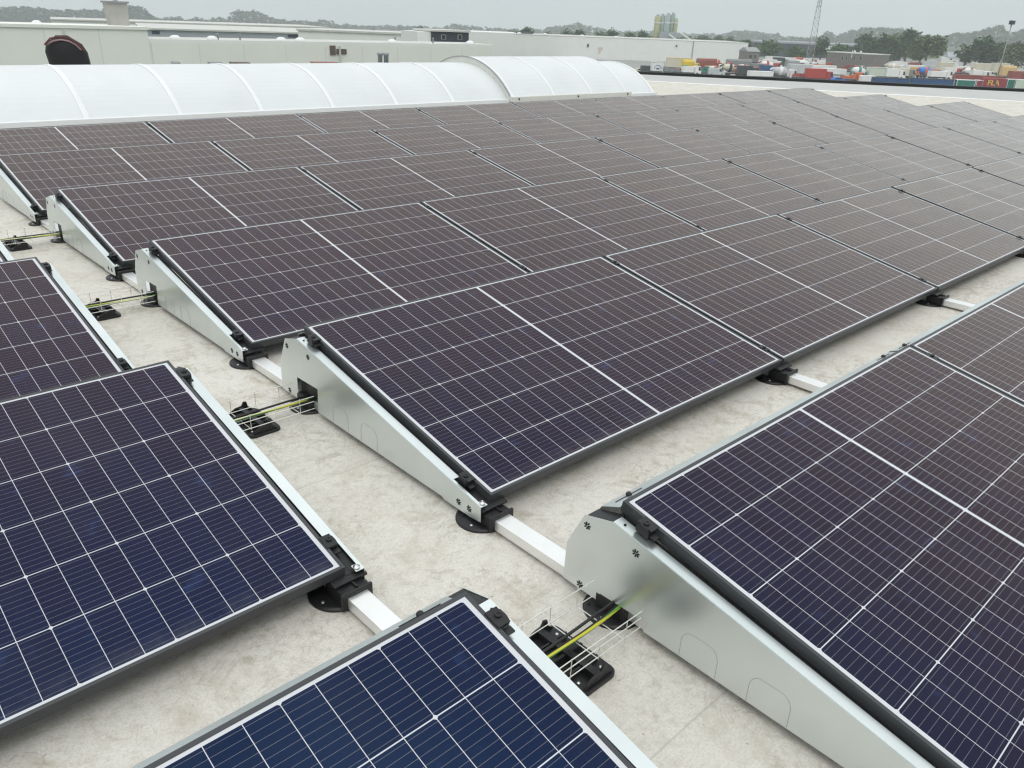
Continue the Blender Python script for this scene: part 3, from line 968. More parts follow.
# plant room on the hall's right end
h4 = Bld('roof_plant_room', 'small dark grey plant room with two windows on the hall roof', 'building', 432, 92, 468.5, 93.5, 6, 31.4, 432)
zr = h1.loc.z + zA - .12
z0_ = zr - h4.loc.z - .5
h4.shell('wall', M_dark, 0, None, 0, None, z0_, None)
for (u0, u1) in ((441, 446), (457.5, 462)):
    f = h4.rect('window', M_curb, u0, 34.5, u1, 39.5, .05)
    a, c_ = h4.local(u0 + .8, 39), h4.local(u1 - .8, 35.2)
    b = MB(); b.box(a.x, c_.x, -.08, 0, a.z, c_.z); b.obj('pane', M_glass, f)
b = MB(); b.box(-.15, h4.len + .15, -.2, h4.depth, h4.h, h4.h + .18); b.obj('roof', M_hroof, h4.root)
a = h4.local(418, 40); b = MB(); b.box(a.x, -.02, .2, 5.8, z0_, h4.h - .05); b.obj('lift_block', M_hall2, h4.root)
# long blue grey hall behind
h2 = Bld('blue_grey_hall', 'long blue grey clad hall under a pale roof, behind the cream hall', 'building', 146, 150, 425, 158, 40, 29.5, 146)
h2.shell('wall', M_blueg)
b = MB()
p0 = h2.h
b.box(-.3, h2.len + .3, -.3, h2.depth, p0, p0 + .25)
b.obj('roof', M_hroof, h2.root)
h2.rect('window', M_dark, 152, 31, 159.5, 34, .05)
h2.rect('louvre', M_dark, 288, 35, 305, 37.5, .05)
b0 = Bld('far_pale_shed', 'pale flat roofed shed far beyond the blue grey hall', 'building', 60, 240, 330, 250, 30, 24.5, 200)
b0.shell('wall', M_hall2)
b = MB(); b.box(-.3, b0.len + .3, -.3, b0.depth, b0.h, b0.h + .3); b.obj('roof', M_hroof, b0.root)
bw = Bld('low_white_annexe', 'low white annexe with a bright roof edge left of the plant room', 'building', 300, 130, 420, 126, 12, 33, 360)
bw.shell('wall', M_hall2)
b = MB(); b.box(-.2, bw.len + .2, -.2, bw.depth, bw.h, bw.h + .25); b.obj('roof', M_hroof, bw.root)
# white warehouse at centre right
h3 = Bld('white_warehouse', 'large plain white clad warehouse with a rust stain and a grey downpipe', 'building', 466, 386, 746, 400, 40, 41, 740)
zl_ = h3.local(600, 37.3).z
xl = h3.local(514, 36).x
b = MB(); b.box(xl, h3.len, 0, h3.depth, 0, zl_ - .15); b.obj('wall', M_hall2, h3.root)
b = MB(); b.box(xl + .01, h3.len + .12, -.12, h3.depth, zl_ - .15, zl_ + .05); b.obj('roof', M_hroof, h3.root)
zt_ = h3.local(495, 32.5).z
b = MB(); b.box(0, xl - .01, -.1, h3.depth, 0, zt_); b.obj('tall_bay', M_hall2, h3.root)
h3.rect('downpipe', M_curb, 691.2, 41, 693.2, 66, .2)
h3.rect('wall_lamp', M_dark, 587, 44, 589, 47, .3)
h3.rect('wall_lamp', M_dark, 675.6, 45, 677.2, 47, .3)
a = h3.local(600, 50)
b = MB()
pts = []
for i in range(18):
    t_ = 2 * math.pi * i / 18
    rr = 1 + .25 * math.sin(3 * t_) + .15 * math.sin(5 * t_ + 1)
    pts.append((a.x + 1.0 * rr * math.cos(t_) + .35 * math.sin(t_), a.z + 1.4 * rr * math.sin(t_)))
M_rust = mat('rust_stain', (.62, .57, .49), .9)
b.prism(pts, -.014, -.006, 'y'); b.obj('rust_stain', M_rust, h3.root)
b = MB()
for u in (579.5, 592.0):
    p_ = h3.local(u, 50); b.box(p_.x - .06, p_.x + .06, -.03, -.002, 0, zl_ - .15)
b.obj('joint_trim', M_hall, h3.root)
for u in (519, 545, 582, 616):
    p_ = h3.local(u, 37, 10)
    b = MB(); b.lathe([(1.1, zl_ + .05), (1.0, zl_ + .35), (.5, zl_ + .7)], 12, Matrix.Translation((p_.x, 10, 0))); b.obj('roof_dome', M_wht, h3.root)
b = MB(); p_ = h3.local(516, 35, 14); q_ = h3.local(533, 35, 14)
b.box(p_.x, q_.x, 13, 14, zl_, zl_ + .95); b.obj('roof_screen', M_dark, h3.root)
# silos behind
sil = gd(661.2, 540)
rzs = math.atan2(sil.y - CAM_C.y, sil.x - CAM_C.x) - math.pi / 2
sl = thing('silo_group', 'cluster of five tall cement silos rising over the white warehouse', 'silos', sil, rzs)
M_sil = [weathered('yellow_grey_silo', (.38, .38, .20), .6, 0, .06, .3), weathered('green_grey_silo', (.27, .36, .30), .6, 0, .06, .3), weathered('blue_grey_silo', (.34, .40, .40), .6, 0, .06, .3)]
pxm = (at(673, 25, 540) - at(663, 25, 540)).xy.length / 10
for i, (u, vt, wpx, mi) in enumerate(((655.2, 16.5, 6.2, 0), (660.2, 15.8, 5, 1), (665.5, 15, 5.2, 2), (670.3, 14.5, 4.6, 1), (674, 20, 3.6, 0))):
    x = (u - 663) * pxm * 1.0
    ht = at(u, vt, 540).z - sil.z
    rr = wpx * pxm / 2
    m = MB(); m.lathe([(rr * .35, 1.5), (rr, 4.0), (rr, ht), (rr * .4, ht + .5)], 16, Matrix.Translation((x, (i % 2) * 1.6, 0)))
    so = m.obj('silo', M_sil[mi], sl)
    zbnd = at(u, 23, 540).z - sil.z
    m = MB(); m.lathe([(rr + .06, zbnd - .35), (rr + .06, zbnd + .35)], 16, Matrix.Translation((x, (i % 2) * 1.6, 0))); m.obj('band', M_wht, so)
    m = MB(); m.box(x - rr * .5, x + rr * .5, -.5 + (i % 2) * 1.6, .5 + (i % 2) * 1.6, ht + .4, ht + 1.1); m.obj('filter_box', M_curb, so)
m = MB()
for x in (-3.5, -1, 1.5, 4): 
    m.box(x - .1, x + .1, -1, -.8, 0, 5)
m.obj('legs_frame', M_curb, sl)
zz = at(670, 32, 532).z - sil.z
m = MB(); m.box(-2.6, 7.6, -6, -3, zz - 3.5, zz); m.obj('batching_house', M_blueg, sl)
cz = lambda u, v: ((u - 663) * pxm, -7.0, at(u, v, 532).z - sil.z)
m = MB(); m.tube([cz(679.5, 33), cz(692.5, 42)], .65, 6); m.obj('conveyor', M_hall2, sl)
m = MB(); m.tube([cz(668, 34.5), cz(676, 40)], .55, 6); m.obj('conveyor', M_hall2, sl)
# grey brick office in the yard
h6 = Bld('grey_brick_office', 'low grey brick office with small square windows at the yard edge', 'building', 826, 362, 873, 350, 10, 52, 826)
h6.shell('wall', M_brick)
b = MB(); b.box(-.2, h6.len + .2, -.2, h6.depth, h6.h, h6.h + .3); b.obj('roof', M_hroof, h6.root)
for (u0, u1) in ((841, 844), (845.2, 848), (853, 856.2), (859, 862.5)):
    f = h6.rect('window', M_curb, u0, 56, u1, 60.5, .05)
    a, c_ = h6.local(u0 + .5, 60.1), h6.local(u1 - .5, 56.4)
    b = MB(); b.box(a.x, c_.x, -.1, 0, a.z, c_.z); b.obj('pane', M_glass, f)
h6.rect('flue', M_wht, 851.8, 50, 853, 58, .3)
for u in (855, 861):
    p_ = h6.local(u, 51, 3); b = MB(); b.lathe([(.35, h6.h + .3), (.35, h6.h + .9), (.1, h6.h + 1.1)], 10, Matrix.Translation((p_.x, 3, 0))); b.obj('roof_cowl', M_wht, h6.root)
# dark long shed behind the trees
h7 = Bld('dark_shed', 'long dark clad shed with a pale flat roof behind the yard', 'building', 752, 540, 900, 552, 40, 42.5, 760)
h7.shell('wall', M_dark)
b = MB(); b.box(-.5, h7.len + .5, -.5, h7.depth, h7.h, h7.h + 1.0); b.obj('roof', M_blueg, h7.root)
h7.rect('window_band', M_hall2, 823, 46, 834, 49.5, .1)
# brown house right of the warehouse
h8 = Bld('brown_gabled_house', 'small grey brown house with a low roof right of the white warehouse', 'building', 747, 366, 758.5, 368, 9, 51.5, 748)
h8.shell('wall', M_brick)
b = MB(); b.prism([(-.4, h8.h), (h8.depth + .4, h8.h), (h8.depth / 2, h8.h + 1.6)], -.3, h8.len + .3, 'x'); b.obj('roof', M_curb, h8.root)
f = h8.rect('window', M_glass, 749, 55, 752, 58); f = h8.rect('window', M_glass, 754, 55, 756.5, 58)
# pale gabled house between the trees
h9 = Bld('pale_gabled_house', 'pale gabled house with a slate roof between the trees on the right', 'building', 941, 480, 960, 482, 10, 57, 943)
h9.shell('wall', M_hall2)
b = MB(); b.prism([(-.4, h9.h), (h9.depth + .4, h9.h), (h9.depth / 2, h9.h + 2.4)], 2.9, h9.len + .3, 'x'); b.obj('roof', M_blueg, h9.root)
f = h9.rect('window', M_glass, 950, 58.5, 952, 60)
# stub pipes and a low red brown roof at the hall's foot
pd = at(383, 62, 38)
du = thing('vent_duct', 'pair of short galvanised vent pipes in front of the cream hall', 'vent', (pd.x, pd.y, at(383, 74, 38).z))
zz_ = at(383, 52.5, 38).z - at(383, 74, 38).z
for s_ in (-.13, .15):
    b = MB(); b.lathe([(.10, 0), (.10, zz_ - .12), (.13, zz_ - .1), (.13, zz_)], 12, Matrix.Translation((s_ * .75, s_ * -.6, 0))); b.obj('pipe', M_blueg, du)
lowz = at(383, 74, 38).z
m = MB()
lb = Bld('low_link_building', 'low flat link building between our roof and the cream hall', 'building', 60, 36, 500, 41, 3, h=1)
lb.h = lowz - lb.loc.z
lb.shell('wall', M_hall)
b = MB(); b.box(-.1, lb.len + .1, -.1, lb.depth, lb.h, lb.h + .0008 + .001); b.obj('roof', M_hroof, lb.root)
for (u0, u1, v, mm, nm) in ((314, 338, 62.2, M_tile, 'roof_hatch'), (173, 180, 62.0, M_curb, 'roof_cowl'), (210, 222, 62.2, M_curb, 'roof_cowl'), (232, 250, 62.5, M_shut, 'roof_hatch')):
    a, c_ = lb.local(u0, v, 2), lb.local(u1, v, 2)
    b = MB(); b.box(a.x, c_.x, 1.9, 2.6, lb.h + .002, max(lb.h + .12, a.z)); b.obj(nm, mm, lb.root)

# ------------------------------------------------------------------ MAST AND LAMP POST
M_steel = weathered('grey_steel', (.30, .31, .31), .5, .4, .08, .5)
pm = gd(809.5, 385)
ms = thing('lattice_mast', 'tall grey lattice steel mast rising out of the yard', 'mast', pm, .5)
Hm = 60
def leg_r(z): return 2.2 - 1.7 * min(1, z / 38)
for k in range(4):
    a = math.pi / 2 * k + math.pi / 4
    m = MB()
    m.tube([(leg_r(z) * math.cos(a), leg_r(z) * math.sin(a), z) for z in (0, 10, 20, 38, Hm)], .11, 5); m.obj('leg', M_steel, ms)
m = MB(); z = 0; i = 0
while z < Hm - 2:
    hgt = 2.4 if z < 20 else 1.7
    for k in range(4):
        a, c_ = math.pi / 2 * k + math.pi / 4, math.pi / 2 * (k + 1) + math.pi / 4
        A = Vector((leg_r(z) * math.cos(a), leg_r(z) * math.sin(a), z)); B = Vector((leg_r(z + hgt) * math.cos(c_), leg_r(z + hgt) * math.sin(c_), z + hgt))
        C_ = Vector((leg_r(z) * math.cos(c_), leg_r(z) * math.sin(c_), z)); D_ = Vector((leg_r(z + hgt) * math.cos(a), leg_r(z + hgt) * math.sin(a), z + hgt))
        m.tube([A, B], .045, 4); m.tube([C_, D_], .045, 4); m.tube([A, C_], .045, 4)
    z += hgt
m.obj('bracing', M_steel, ms)
m = MB()
zp = at(818, 7, 385).z - pm.z
m.box(-.9, .9, -.9, .9, zp, zp + .15); m.tube([(-1.6, 0, zp + .5), (1.6, 0, zp + .5)], .08, 5)
for s_ in (-1.5, -.9, 1.0, 1.5): m.tube([(s_, 0, zp), (s_, 0, zp + 2.6)], .09, 5)
m.obj('antenna_platform', M_steel, ms)
pl_ = gd(1002, 208)
lp = thing('floodlight_pole', 'tall thin grey pole with one dark floodlight above the containers', 'light pole', pl_)
hp = at(1011.5, 24, 208).z - pl_.z
m = MB(); m.tube([(0, 0, 0), (.0, 0, hp)], .16, 8, .08); m.obj('pole', M_steel, lp)
m = MB(); m.box(-.55, .55, -.45, .45, hp - .1, hp + .65); m.obj('floodlight', M_dark, lp, bevel=.05)
m = MB(); m.box(-.25, .25, -.1, .1, hp - .5, hp - .1); m.obj('bracket', M_steel, lp)

# ------------------------------------------------------------------ CONTAINERS AND VEHICLES IN THE YARD
def paint(name, c): return weathered(name, c, .5, 0, .08, .4)
PAINT = dict(blue=paint('blue_paint', (.014, .075, .20)), sky=paint('light_blue_paint', (.12, .32, .55)), green=paint('green_paint', (.015, .19, .14)), crimson=paint('crimson_paint', (.30, .03, .06)),
             red=paint('red_paint', (.42, .045, .03)), white=paint('white_paint', (.78, .78, .76)), cream=paint('cream_paint', (.62, .58, .46)), pale=paint('pale_green_paint', (.55, .62, .52)),
             yellow=paint('yellow_paint', (.72, .52, .03)), grey=paint('grey_paint', (.22, .23, .23)), dark=paint('dark_paint', (.035, .04, .045)), orange=paint('orange_paint', (.60, .14, .05)),
             teal=paint('teal_paint', (.03, .22, .20)), bright=paint('bright_blue_paint', (.02, .18, .62)), rust=paint('rust_red_paint', (.26, .06, .04)), silver=paint('silver_paint', (.50, .52, .53)), sand=paint('sand_orange_paint', (.62, .42, .18)))
M_tyre = mat('tyre_rubber', (.02, .02, .02), .8)
vrz0 = None
def heading(u, v):
    a, b_ = gp(u - 20, v), gp(u + 20, v + .9)
    return math.atan2(b_.y - a.y, b_.x - a.x)
def container(u0, u1, v, c, label, h=2.6, frame='grey'):
    a, b_ = gp(u0, v), gp(u1, v + (u1 - u0) * .035)
    ln = math.hypot(b_.x - a.x, b_.y - a.y); rz = math.atan2(b_.y - a.y, b_.x - a.x)
    t = thing('shipping_container', label, 'container', (a.x, a.y, gz(a.x, a.y) + .07), rz, 'containers along the yard edge')
    m = MB()
    n = max(8, int(ln / .35)); dx = (ln - .24) / n
    poly = []
    for i in range(n):                       # corrugated long side
        x = .12 + i * dx
        poly += [(x, .06), (x + dx * .35, .06), (x + dx * .5, .0), (x + dx * .85, .0)]
    poly += [(ln - .12, .06), (ln - .12, 2.38), (.12, 2.38)]
    m.prism(poly, .16, h - .14, 'z')
    m.obj('side_panels', PAINT[c], t)
    m = MB()
    for x in (.06, ln - .06):
        for y in (.06, 2.38): m.box(x - .06, x + .06, y - .06, y + .06, 0, h)
    for y in (.0, 2.44):
        m.box(.12, ln - .12, y - .0, y + .1, 0, .16); m.box(.12, ln - .12, y, y + .1, h - .14, h)
    m.box(.05, ln - .05, .1, 2.44, h - .1, h - .02)
    m.obj('frame_posts', PAINT[c if frame is None else frame], t)
    return t, ln
container(872, 907, 87.2, 'blue', 'dull blue container at the left end of the container line', 2.5, 'dark')
c2, ln2 = container(909, 953, 88.2, 'blue', 'clean blue container left of the green one', 2.6, 'dark')
m = MB(); m.box(ln2 - .3, ln2 - .05, -.05, -.02, .2, 2.4); m.obj('pale_edge', PAINT['silver'], c2)
container(955, 973.5, 90.0, 'green', 'deep green container between the blue and crimson ones', 2.6, 'white')
container(974.5, 981, 90.6, 'crimson', 'short crimson container right of the deep green one', 2.6, 'white')
t, ln = container(982, 1004, 91.0, 'crimson', 'red container with yellow lettering', 3.2, 'red')
fc = bpy.data.curves.new('lettering', 'FONT')
fc.body = 'FLA'; fc.size = 1.9; fc.extrude = .01; fc.align_x = 'LEFT'; fc.offset = .03
fc.materials.append(PAINT['yellow'])
fo = bpy.data.objects.new('lettering_curve', fc)
dg = None
me = None
COL.objects.link(fo)
bpy.context.view_layer.update()
me = bpy.data.meshes.new_from_object(fo.evaluated_get(bpy.context.evaluated_depsgraph_get()))
bpy.data.objects.remove(fo)
lo = bpy.data.objects.new('lettering', me); COL.objects.link(lo)
lo.parent = t; lo.location = (.8, -.05, 1.45); lo.rotation_euler = (RAD(90), 0, 0)
container(1005, 1012.5, 91.6, 'green', 'short green container right of the lettered red one', 3.1, 'white')
container(1013.5, 1045, 92.0, 'pale', 'pale green container at the right picture edge', 3.1, 'white')
container(953, 1000, 85.5, 'rust', 'long rust red container standing behind the green one', 3.0, 'rust')

def wheels(t, xs, w_, r_=.5):
    for x in xs:
        for y in (.12, w_ - .12):
            m = MB(); m.lathe([(r_ * .3, -.14), (r_, -.14), (r_, .14), (r_ * .3, .14)], 10, Matrix.Translation((x, y, r_)) @ Matrix.Rotation(RAD(90), 4, 'X'))
            m.obj('wheel', M_tyre, t)
def cab(t, x0, c, w_=2.4, h=2.9, d=2.0, flip=1):
    m = MB(); m.prism([(x0, .5), (x0 + d * flip, .5), (x0 + d * flip, 1.55), (x0 + (d - .35) * flip, h), (x0 + .1 * flip, h), (x0, h - .2)], .02, w_ - .02, 'y')
    o = m.obj('cab', PAINT[c], t, bevel=.06)
    m = MB(); m.prism([(x0 + (d - .9) * flip, 1.6), (x0 + (d - .12) * flip, 1.6), (x0 + (d - .42) * flip, h - .25), (x0 + (d - .9) * flip, h - .25)], -.02, w_ + .02, 'y'); m.obj('window', M_glass, o)
    m = MB(); m.hexa([(x0 + d * flip, .25, 1.6), (x0 + (d + .03) * flip, .25, 1.6), (x0 + (d + .03) * flip, w_ - .25, 1.6), (x0 + d * flip, w_ - .25, 1.6),
                     (x0 + (d - .3) * flip, .25, h - .25), (x0 + (d - .27) * flip, .25, h - .25), (x0 + (d - .27) * flip, w_ - .25, h - .25), (x0 + (d - .3) * flip, w_ - .25, h - .25)]); m.obj('windscreen', M_glass, o)
def vehicle(kind, u, v, c, c2_, label, ln=8.0, hb=3.3, drot=0.0, flip=1):
    p_ = gp(u, v)
    rz = heading(u, v) + drot
    name = {'box': 'box_truck', 'mixer': 'mixer_truck', 'flat': 'flatbed_truck', 'tarp': 'covered_truck', 'van': 'delivery_van', 'car': 'parked_car', 'trailer': 'box_trailer'}[kind]
    cat = {'box': 'truck', 'mixer': 'truck', 'flat': 'truck', 'tarp': 'truck', 'van': 'van', 'car': 'car', 'trailer': 'trailer'}[kind]
    t = thing(name, label, cat, (p_.x, p_.y, gz(p_.x, p_.y) + .065), rz, 'vehicles parked in the yard')
    if kind in ('box', 'mixer', 'flat', 'tarp'):
        m = MB(); m.box(.2, ln - .2, .5, 1.9, .62, .95); m.obj('chassis', PAINT['dark'], t)
        wheels(t, (1.0, 2.2, ln - 1.2), 2.4)
        cab(t, ln - 2.0, c)
    if kind == 'box':
        m = MB(); m.box(0, ln - 2.2, 0, 2.4, .98, hb); m.obj('cargo_box', PAINT[c2_], t, bevel=.04)
    if kind == 'tarp':
        m = MB(); b2 = ln - 2.2
        m.prism([(0, .98), (2.4, .98), (2.4, hb - .7), (2.1, hb - .15), (1.2, hb), (.3, hb - .15), (0, hb - .7)], 0, b2, 'x'); m.obj('tarpaulin', PAINT[c2_], t)
        m = MB(); m.box(-.02, b2 + .02, -.04, 2.44, .95, 1.25); m.obj('side_board', PAINT['grey'], t)
    if kind == 'flat':
        m = MB(); m.box(0, ln - 2.2, 0, 2.4, .98, 1.2); m.obj('load_bed', PAINT['grey'], t)
        random.seed(label)
        x = .1
        while x < ln - 3.2:
            q = random.uniform(.9, 1.7)
            m = MB(); m.box(x, x + q, .2, 2.2, 1.21, 1.21 + random.uniform(.5, hb - 1.2)); m.obj('load_crate', PAINT[c2_], t); x += q + .15
    if kind == 'mixer':
        Mx = Matrix.Translation((0.3, 1.2, 2.15)) @ Matrix.Rotation(RAD(90 - 11), 4, 'Y')
        m = MB(); m.lathe([(.45, 0), (.75, .5), (1.2, 2.0), (1.25, 3.1), (.95, 4.3), (.4, 4.9)], 16, Matrix.Translation((.1, 1.2, 2.75)) @ Matrix.Rotation(RAD(90 + 9), 4, 'Y')); d_ = m.obj('drum', PAINT[c2_], t)
        m = MB(); m.lathe([(1.23, 2.0), (1.29, 2.3), (1.29, 2.6), (1.27, 2.9)], 16, Matrix.Translation((.1, 1.2, 2.75)) @ Matrix.Rotation(RAD(90 + 9), 4, 'Y')); m.obj('stripe', PAINT[c], d_)
        m = MB(); m.box(.0, .35, .6, 1.8, .95, 2.2); m.box(ln - 2.8, ln - 2.4, .5, 1.9, .95, 2.1); m.obj('drum_frame', PAINT[c], t)
        m = MB(); m.prism([(-.5, 2.6), (.5, 3.3), (.5, 3.5), (-.6, 3.0)], .8, 1.6, 'y'); m.obj('hopper', PAINT[c], t)
    if kind == 'van':
        ln = 5.4
        m = MB(); m.prism([(0, .4), (ln, .4), (ln, 1.15), (ln - .75, 1.4), (ln - 1.5, 2.35), (.15, 2.4), (0, 2.2)], 0, 1.95, 'y'); o = m.obj('body', PAINT[c], t, bevel=.08)
        m = MB(); m.prism([(ln - 1.9, 1.45), (ln - .95, 1.45), (ln - 1.55, 2.2), (ln - 1.9, 2.2)], -.02, 1.97, 'y'); m.obj('window', M_glass, o)
        wheels(t, (1.0, ln - 1.0), 1.95, .36)
    if kind == 'car':
        ln = 4.3
        m = MB(); m.prism([(0, .35), (ln, .35), (ln, .85), (ln - 1.1, .98), (ln - 1.8, 1.45), (.9, 1.47), (.25, 1.0), (0, .9)], 0, 1.75, 'y'); o = m.obj('body', PAINT[c], t, bevel=.07)
        m = MB(); m.prism([(.75, 1.0), (ln - 1.3, 1.0), (ln - 1.85, 1.38), (1.0, 1.4)], -.015, 1.765, 'y'); m.obj('window', M_glass, o)
        wheels(t, (.85, ln - .85), 1.75, .33)
    if kind == 'trailer':
        m = MB(); m.box(0, ln, 0, 2.5, 1.0, hb); m.obj('trailer_box', PAINT[c2_], t, bevel=.05)
        m = MB(); m.box(.3, ln - .3, .4, 2.1, .7, .98); m.obj('chassis', PAINT['dark'], t)
        m = MB(); m.box(-.02, ln + .02, -.03, .0, hb - .25, hb - .1); m.obj('top_rail', PAINT[c], t)
        wheels(t, (1.0, 2.1), 2.5)
    return t

# left part of the yard, below the warehouse
sg_ = vehicle('trailer', 651.5, 74.5, 'grey', 'white', 'white box trailer bearing a dark arc emblem, at the left of the yard', 3.6, 3.6)
m = MB()
pts = [(1.8 + 1.1 * math.cos(RAD(a)), -.035, 1.6 + 1.1 * math.sin(RAD(a))) for a in range(0, 181, 15)]
m.tube(pts, .09, 5); m.box(1.3, 2.3, -.06, -.04, 1.5, 1.9); m.obj('arc_emblem', PAINT['blue'], sg_)
vehicle('van', 641, 73.8, 'dark', None, 'dark van at the far left end of the yard')
vehicle('car', 635, 73.5, 'cream', None, 'cream car between the skylight and the dark van')
vehicle('flat', 664, 75, 'teal', 'grey', 'flatbed lorry with grey crates right of the emblem trailer', 8, 2.6)
vehicle('trailer', 667, 70.5, 'yellow', 'cream', 'long cream trailer with a yellow top rail below the warehouse', 8.5, 4.2)
vehicle('tarp', 682, 72.5, 'yellow', 'yellow', 'truck under a bright yellow tarpaulin by the downpipe', 6.0, 4.0)
vehicle('box', 682.5, 75.8, 'white', 'white', 'small white box lorry in front of the yellow tarpaulin', 5.8, 2.6)
vehicle('flat', 694, 75.8, 'white', 'green', 'flatbed lorry loaded with green crates', 7, 3.0)
vehicle('tarp', 697, 71.5, 'rust', 'rust', 'truck with a domed rust red tarpaulin', 9, 4.2)
vehicle('mixer', 711, 71, 'red', 'cream', 'cream drummed mixer truck behind the rust red tarpaulin', 8)
vehicle('tarp', 727, 69.5, 'dark', 'grey', 'long truck with a flat grey tarpaulin right of the warehouse', 11.5, 3.6)
vehicle('mixer', 722, 76, 'dark', 'cream', 'cream mixer truck close to the roof edge below the grey tarpaulin', 7.5)
vehicle('box', 738, 77.5, 'dark', 'dark', 'dark lorry next to the cream mixer truck', 6.5, 3.4)
vehicle('van', 708, 76.3, 'silver', None, 'silver van between the green crates and the cream mixer')
vehicle('box', 751, 73, 'red', 'grey', 'lorry with a red cab and a grey box', 6.5, 3.0)
vehicle('box', 760, 76, 'dark', 'blue', 'short lorry with a dark blue box', 6.2, 3.2)
vehicle('trailer', 749, 79.8, 'white', 'white', 'low white trailer at the roof edge below the dark blue lorry', 7.2, 2.4)
vehicle('mixer', 772, 79.8, 'white', 'silver', 'silver drummed mixer truck right of the low white trailer', 7.5)
vehicle('van', 757, 66.5, 'white', None, 'white van nearest the brown house')
vehicle('box', 763, 69, 'white', 'white', 'white box lorry behind the dark blue lorry', 7.5, 3.4)
vehicle('box', 774, 67, 'dark', 'dark', 'black box lorry among the white ones', 6.5, 3.6)
vehicle('box', 783, 66.5, 'white', 'white', 'white box lorry under the small round tree', 7.5, 3.5)
vehicle('tarp', 786, 71, 'dark', 'grey', 'dark truck with a grey cover in the middle of the yard', 7, 3.6)
vehicle('trailer', 788, 76.5, 'white', 'silver', 'tall pale trailer behind the red truck', 7.5, 3.8)
vehicle('mixer', 797, 70, 'white', 'white', 'all white mixer truck at the foot of the lattice mast', 8.5)
vehicle('flat', 794, 81, 'red', 'red', 'low red flatbed in front of the pale trailer', 7, 1.9)
vehicle('box', 806, 81.8, 'red', 'red', 'bright red lorry with a tall red box', 8.0, 3.6)
vehicle('van', 795, 62.5, 'orange', None, 'orange van at the back of the yard')
vehicle('van', 804, 64, 'white', None, 'white van left of the mast foot')
vehicle('van', 818, 66, 'white', None, 'white van right of the mast foot')
vehicle('trailer', 812, 73, 'white', 'white', 'low white trailer behind the bright red lorry', 9, 2.6)
vehicle('car', 829, 68.2, 'dark', None, 'black car in front of the grey brick office')
vehicle('trailer', 822, 77.5, 'white', 'white', 'white trailer right of the bright red lorry', 8, 2.7)
vehicle('flat', 838, 74, 'rust', 'rust', 'rust red flatbed left of the teal mixer', 8.5, 3.2)
vehicle('car', 832, 83, 'bright', None, 'blue car close to the roof edge below the white trailer')
vehicle('flat', 842, 83, 'orange', 'orange', 'orange red lorry with an orange load', 6.5, 3.4)
vehicle('mixer', 851, 79, 'teal', 'white', 'white drummed mixer truck with a teal stripe', 7.5)
vehicle('trailer', 845, 70, 'white', 'white', 'long white trailer right of the brick office', 11, 2.6)
vehicle('van', 861, 84.5, 'white', None, 'white van left of the dull blue container')
vehicle('trailer', 868, 79.5, 'grey', 'pale', 'pale green grey trailer above the dull blue container', 7, 3.6)
vehicle('box', 885, 80, 'white', 'white', 'white box lorry behind the blue containers', 6.5, 3.4)
vehicle('box', 897, 79, 'grey', 'cream', 'cream box lorry behind the blue containers', 6.0, 3.2)
vehicle('mixer', 918, 78.5, 'orange', 'bright', 'mixer truck with a bright blue drum', 7.5)
vehicle('trailer', 906, 74.5, 'white', 'white', 'white trailer left of the bright blue drum', 7, 3.2)
vehicle('trailer', 872, 69, 'white', 'silver', 'silver trailer below the tree gap', 8, 2.8)
vehicle('box', 893, 69.5, 'white', 'white', 'white box lorry under the dark tree group', 7, 3.2)
vehicle('box', 908, 69.5, 'rust', 'rust', 'rust red lorry under the rounded tree', 6, 2.8)
vehicle('trailer', 922, 69.5, 'silver', 'silver', 'silver grey trailer right of the rust red lorry', 7, 3.4)
vehicle('trailer', 938, 73.5, 'cream', 'cream', 'cream trailer below the pale gabled house', 6, 4.0)
vehicle('trailer', 955, 75, 'white', 'white', 'low white trailer right of the cream one', 6.5, 3.0)
vehicle('trailer', 973, 75.5, 'white', 'cream', 'tall cream white trailer in the back row on the right', 6.5, 4.3)
vehicle('box', 930, 80, 'white', 'white', 'white box lorry just behind the clean blue container', 7.5, 2.7)
vehicle('box', 971, 80.5, 'white', 'white', 'white box lorry just behind the rust red container', 6, 3.2)
vehicle('trailer', 992, 75.5, 'cream', 'cream', 'cream trailer behind the floodlight pole', 6.5, 4.4)
vehicle('tarp', 1000, 79.5, 'rust', 'sand', 'truck with a sand orange domed cover on the right', 7.5, 4.5)
vehicle('box', 1010, 82.5, 'rust', 'rust', 'rust red box lorry below the sand orange cover', 6, 3.4)
vehicle('van', 956, 80.5, 'dark', None, 'dark van between white lorries behind the containers')


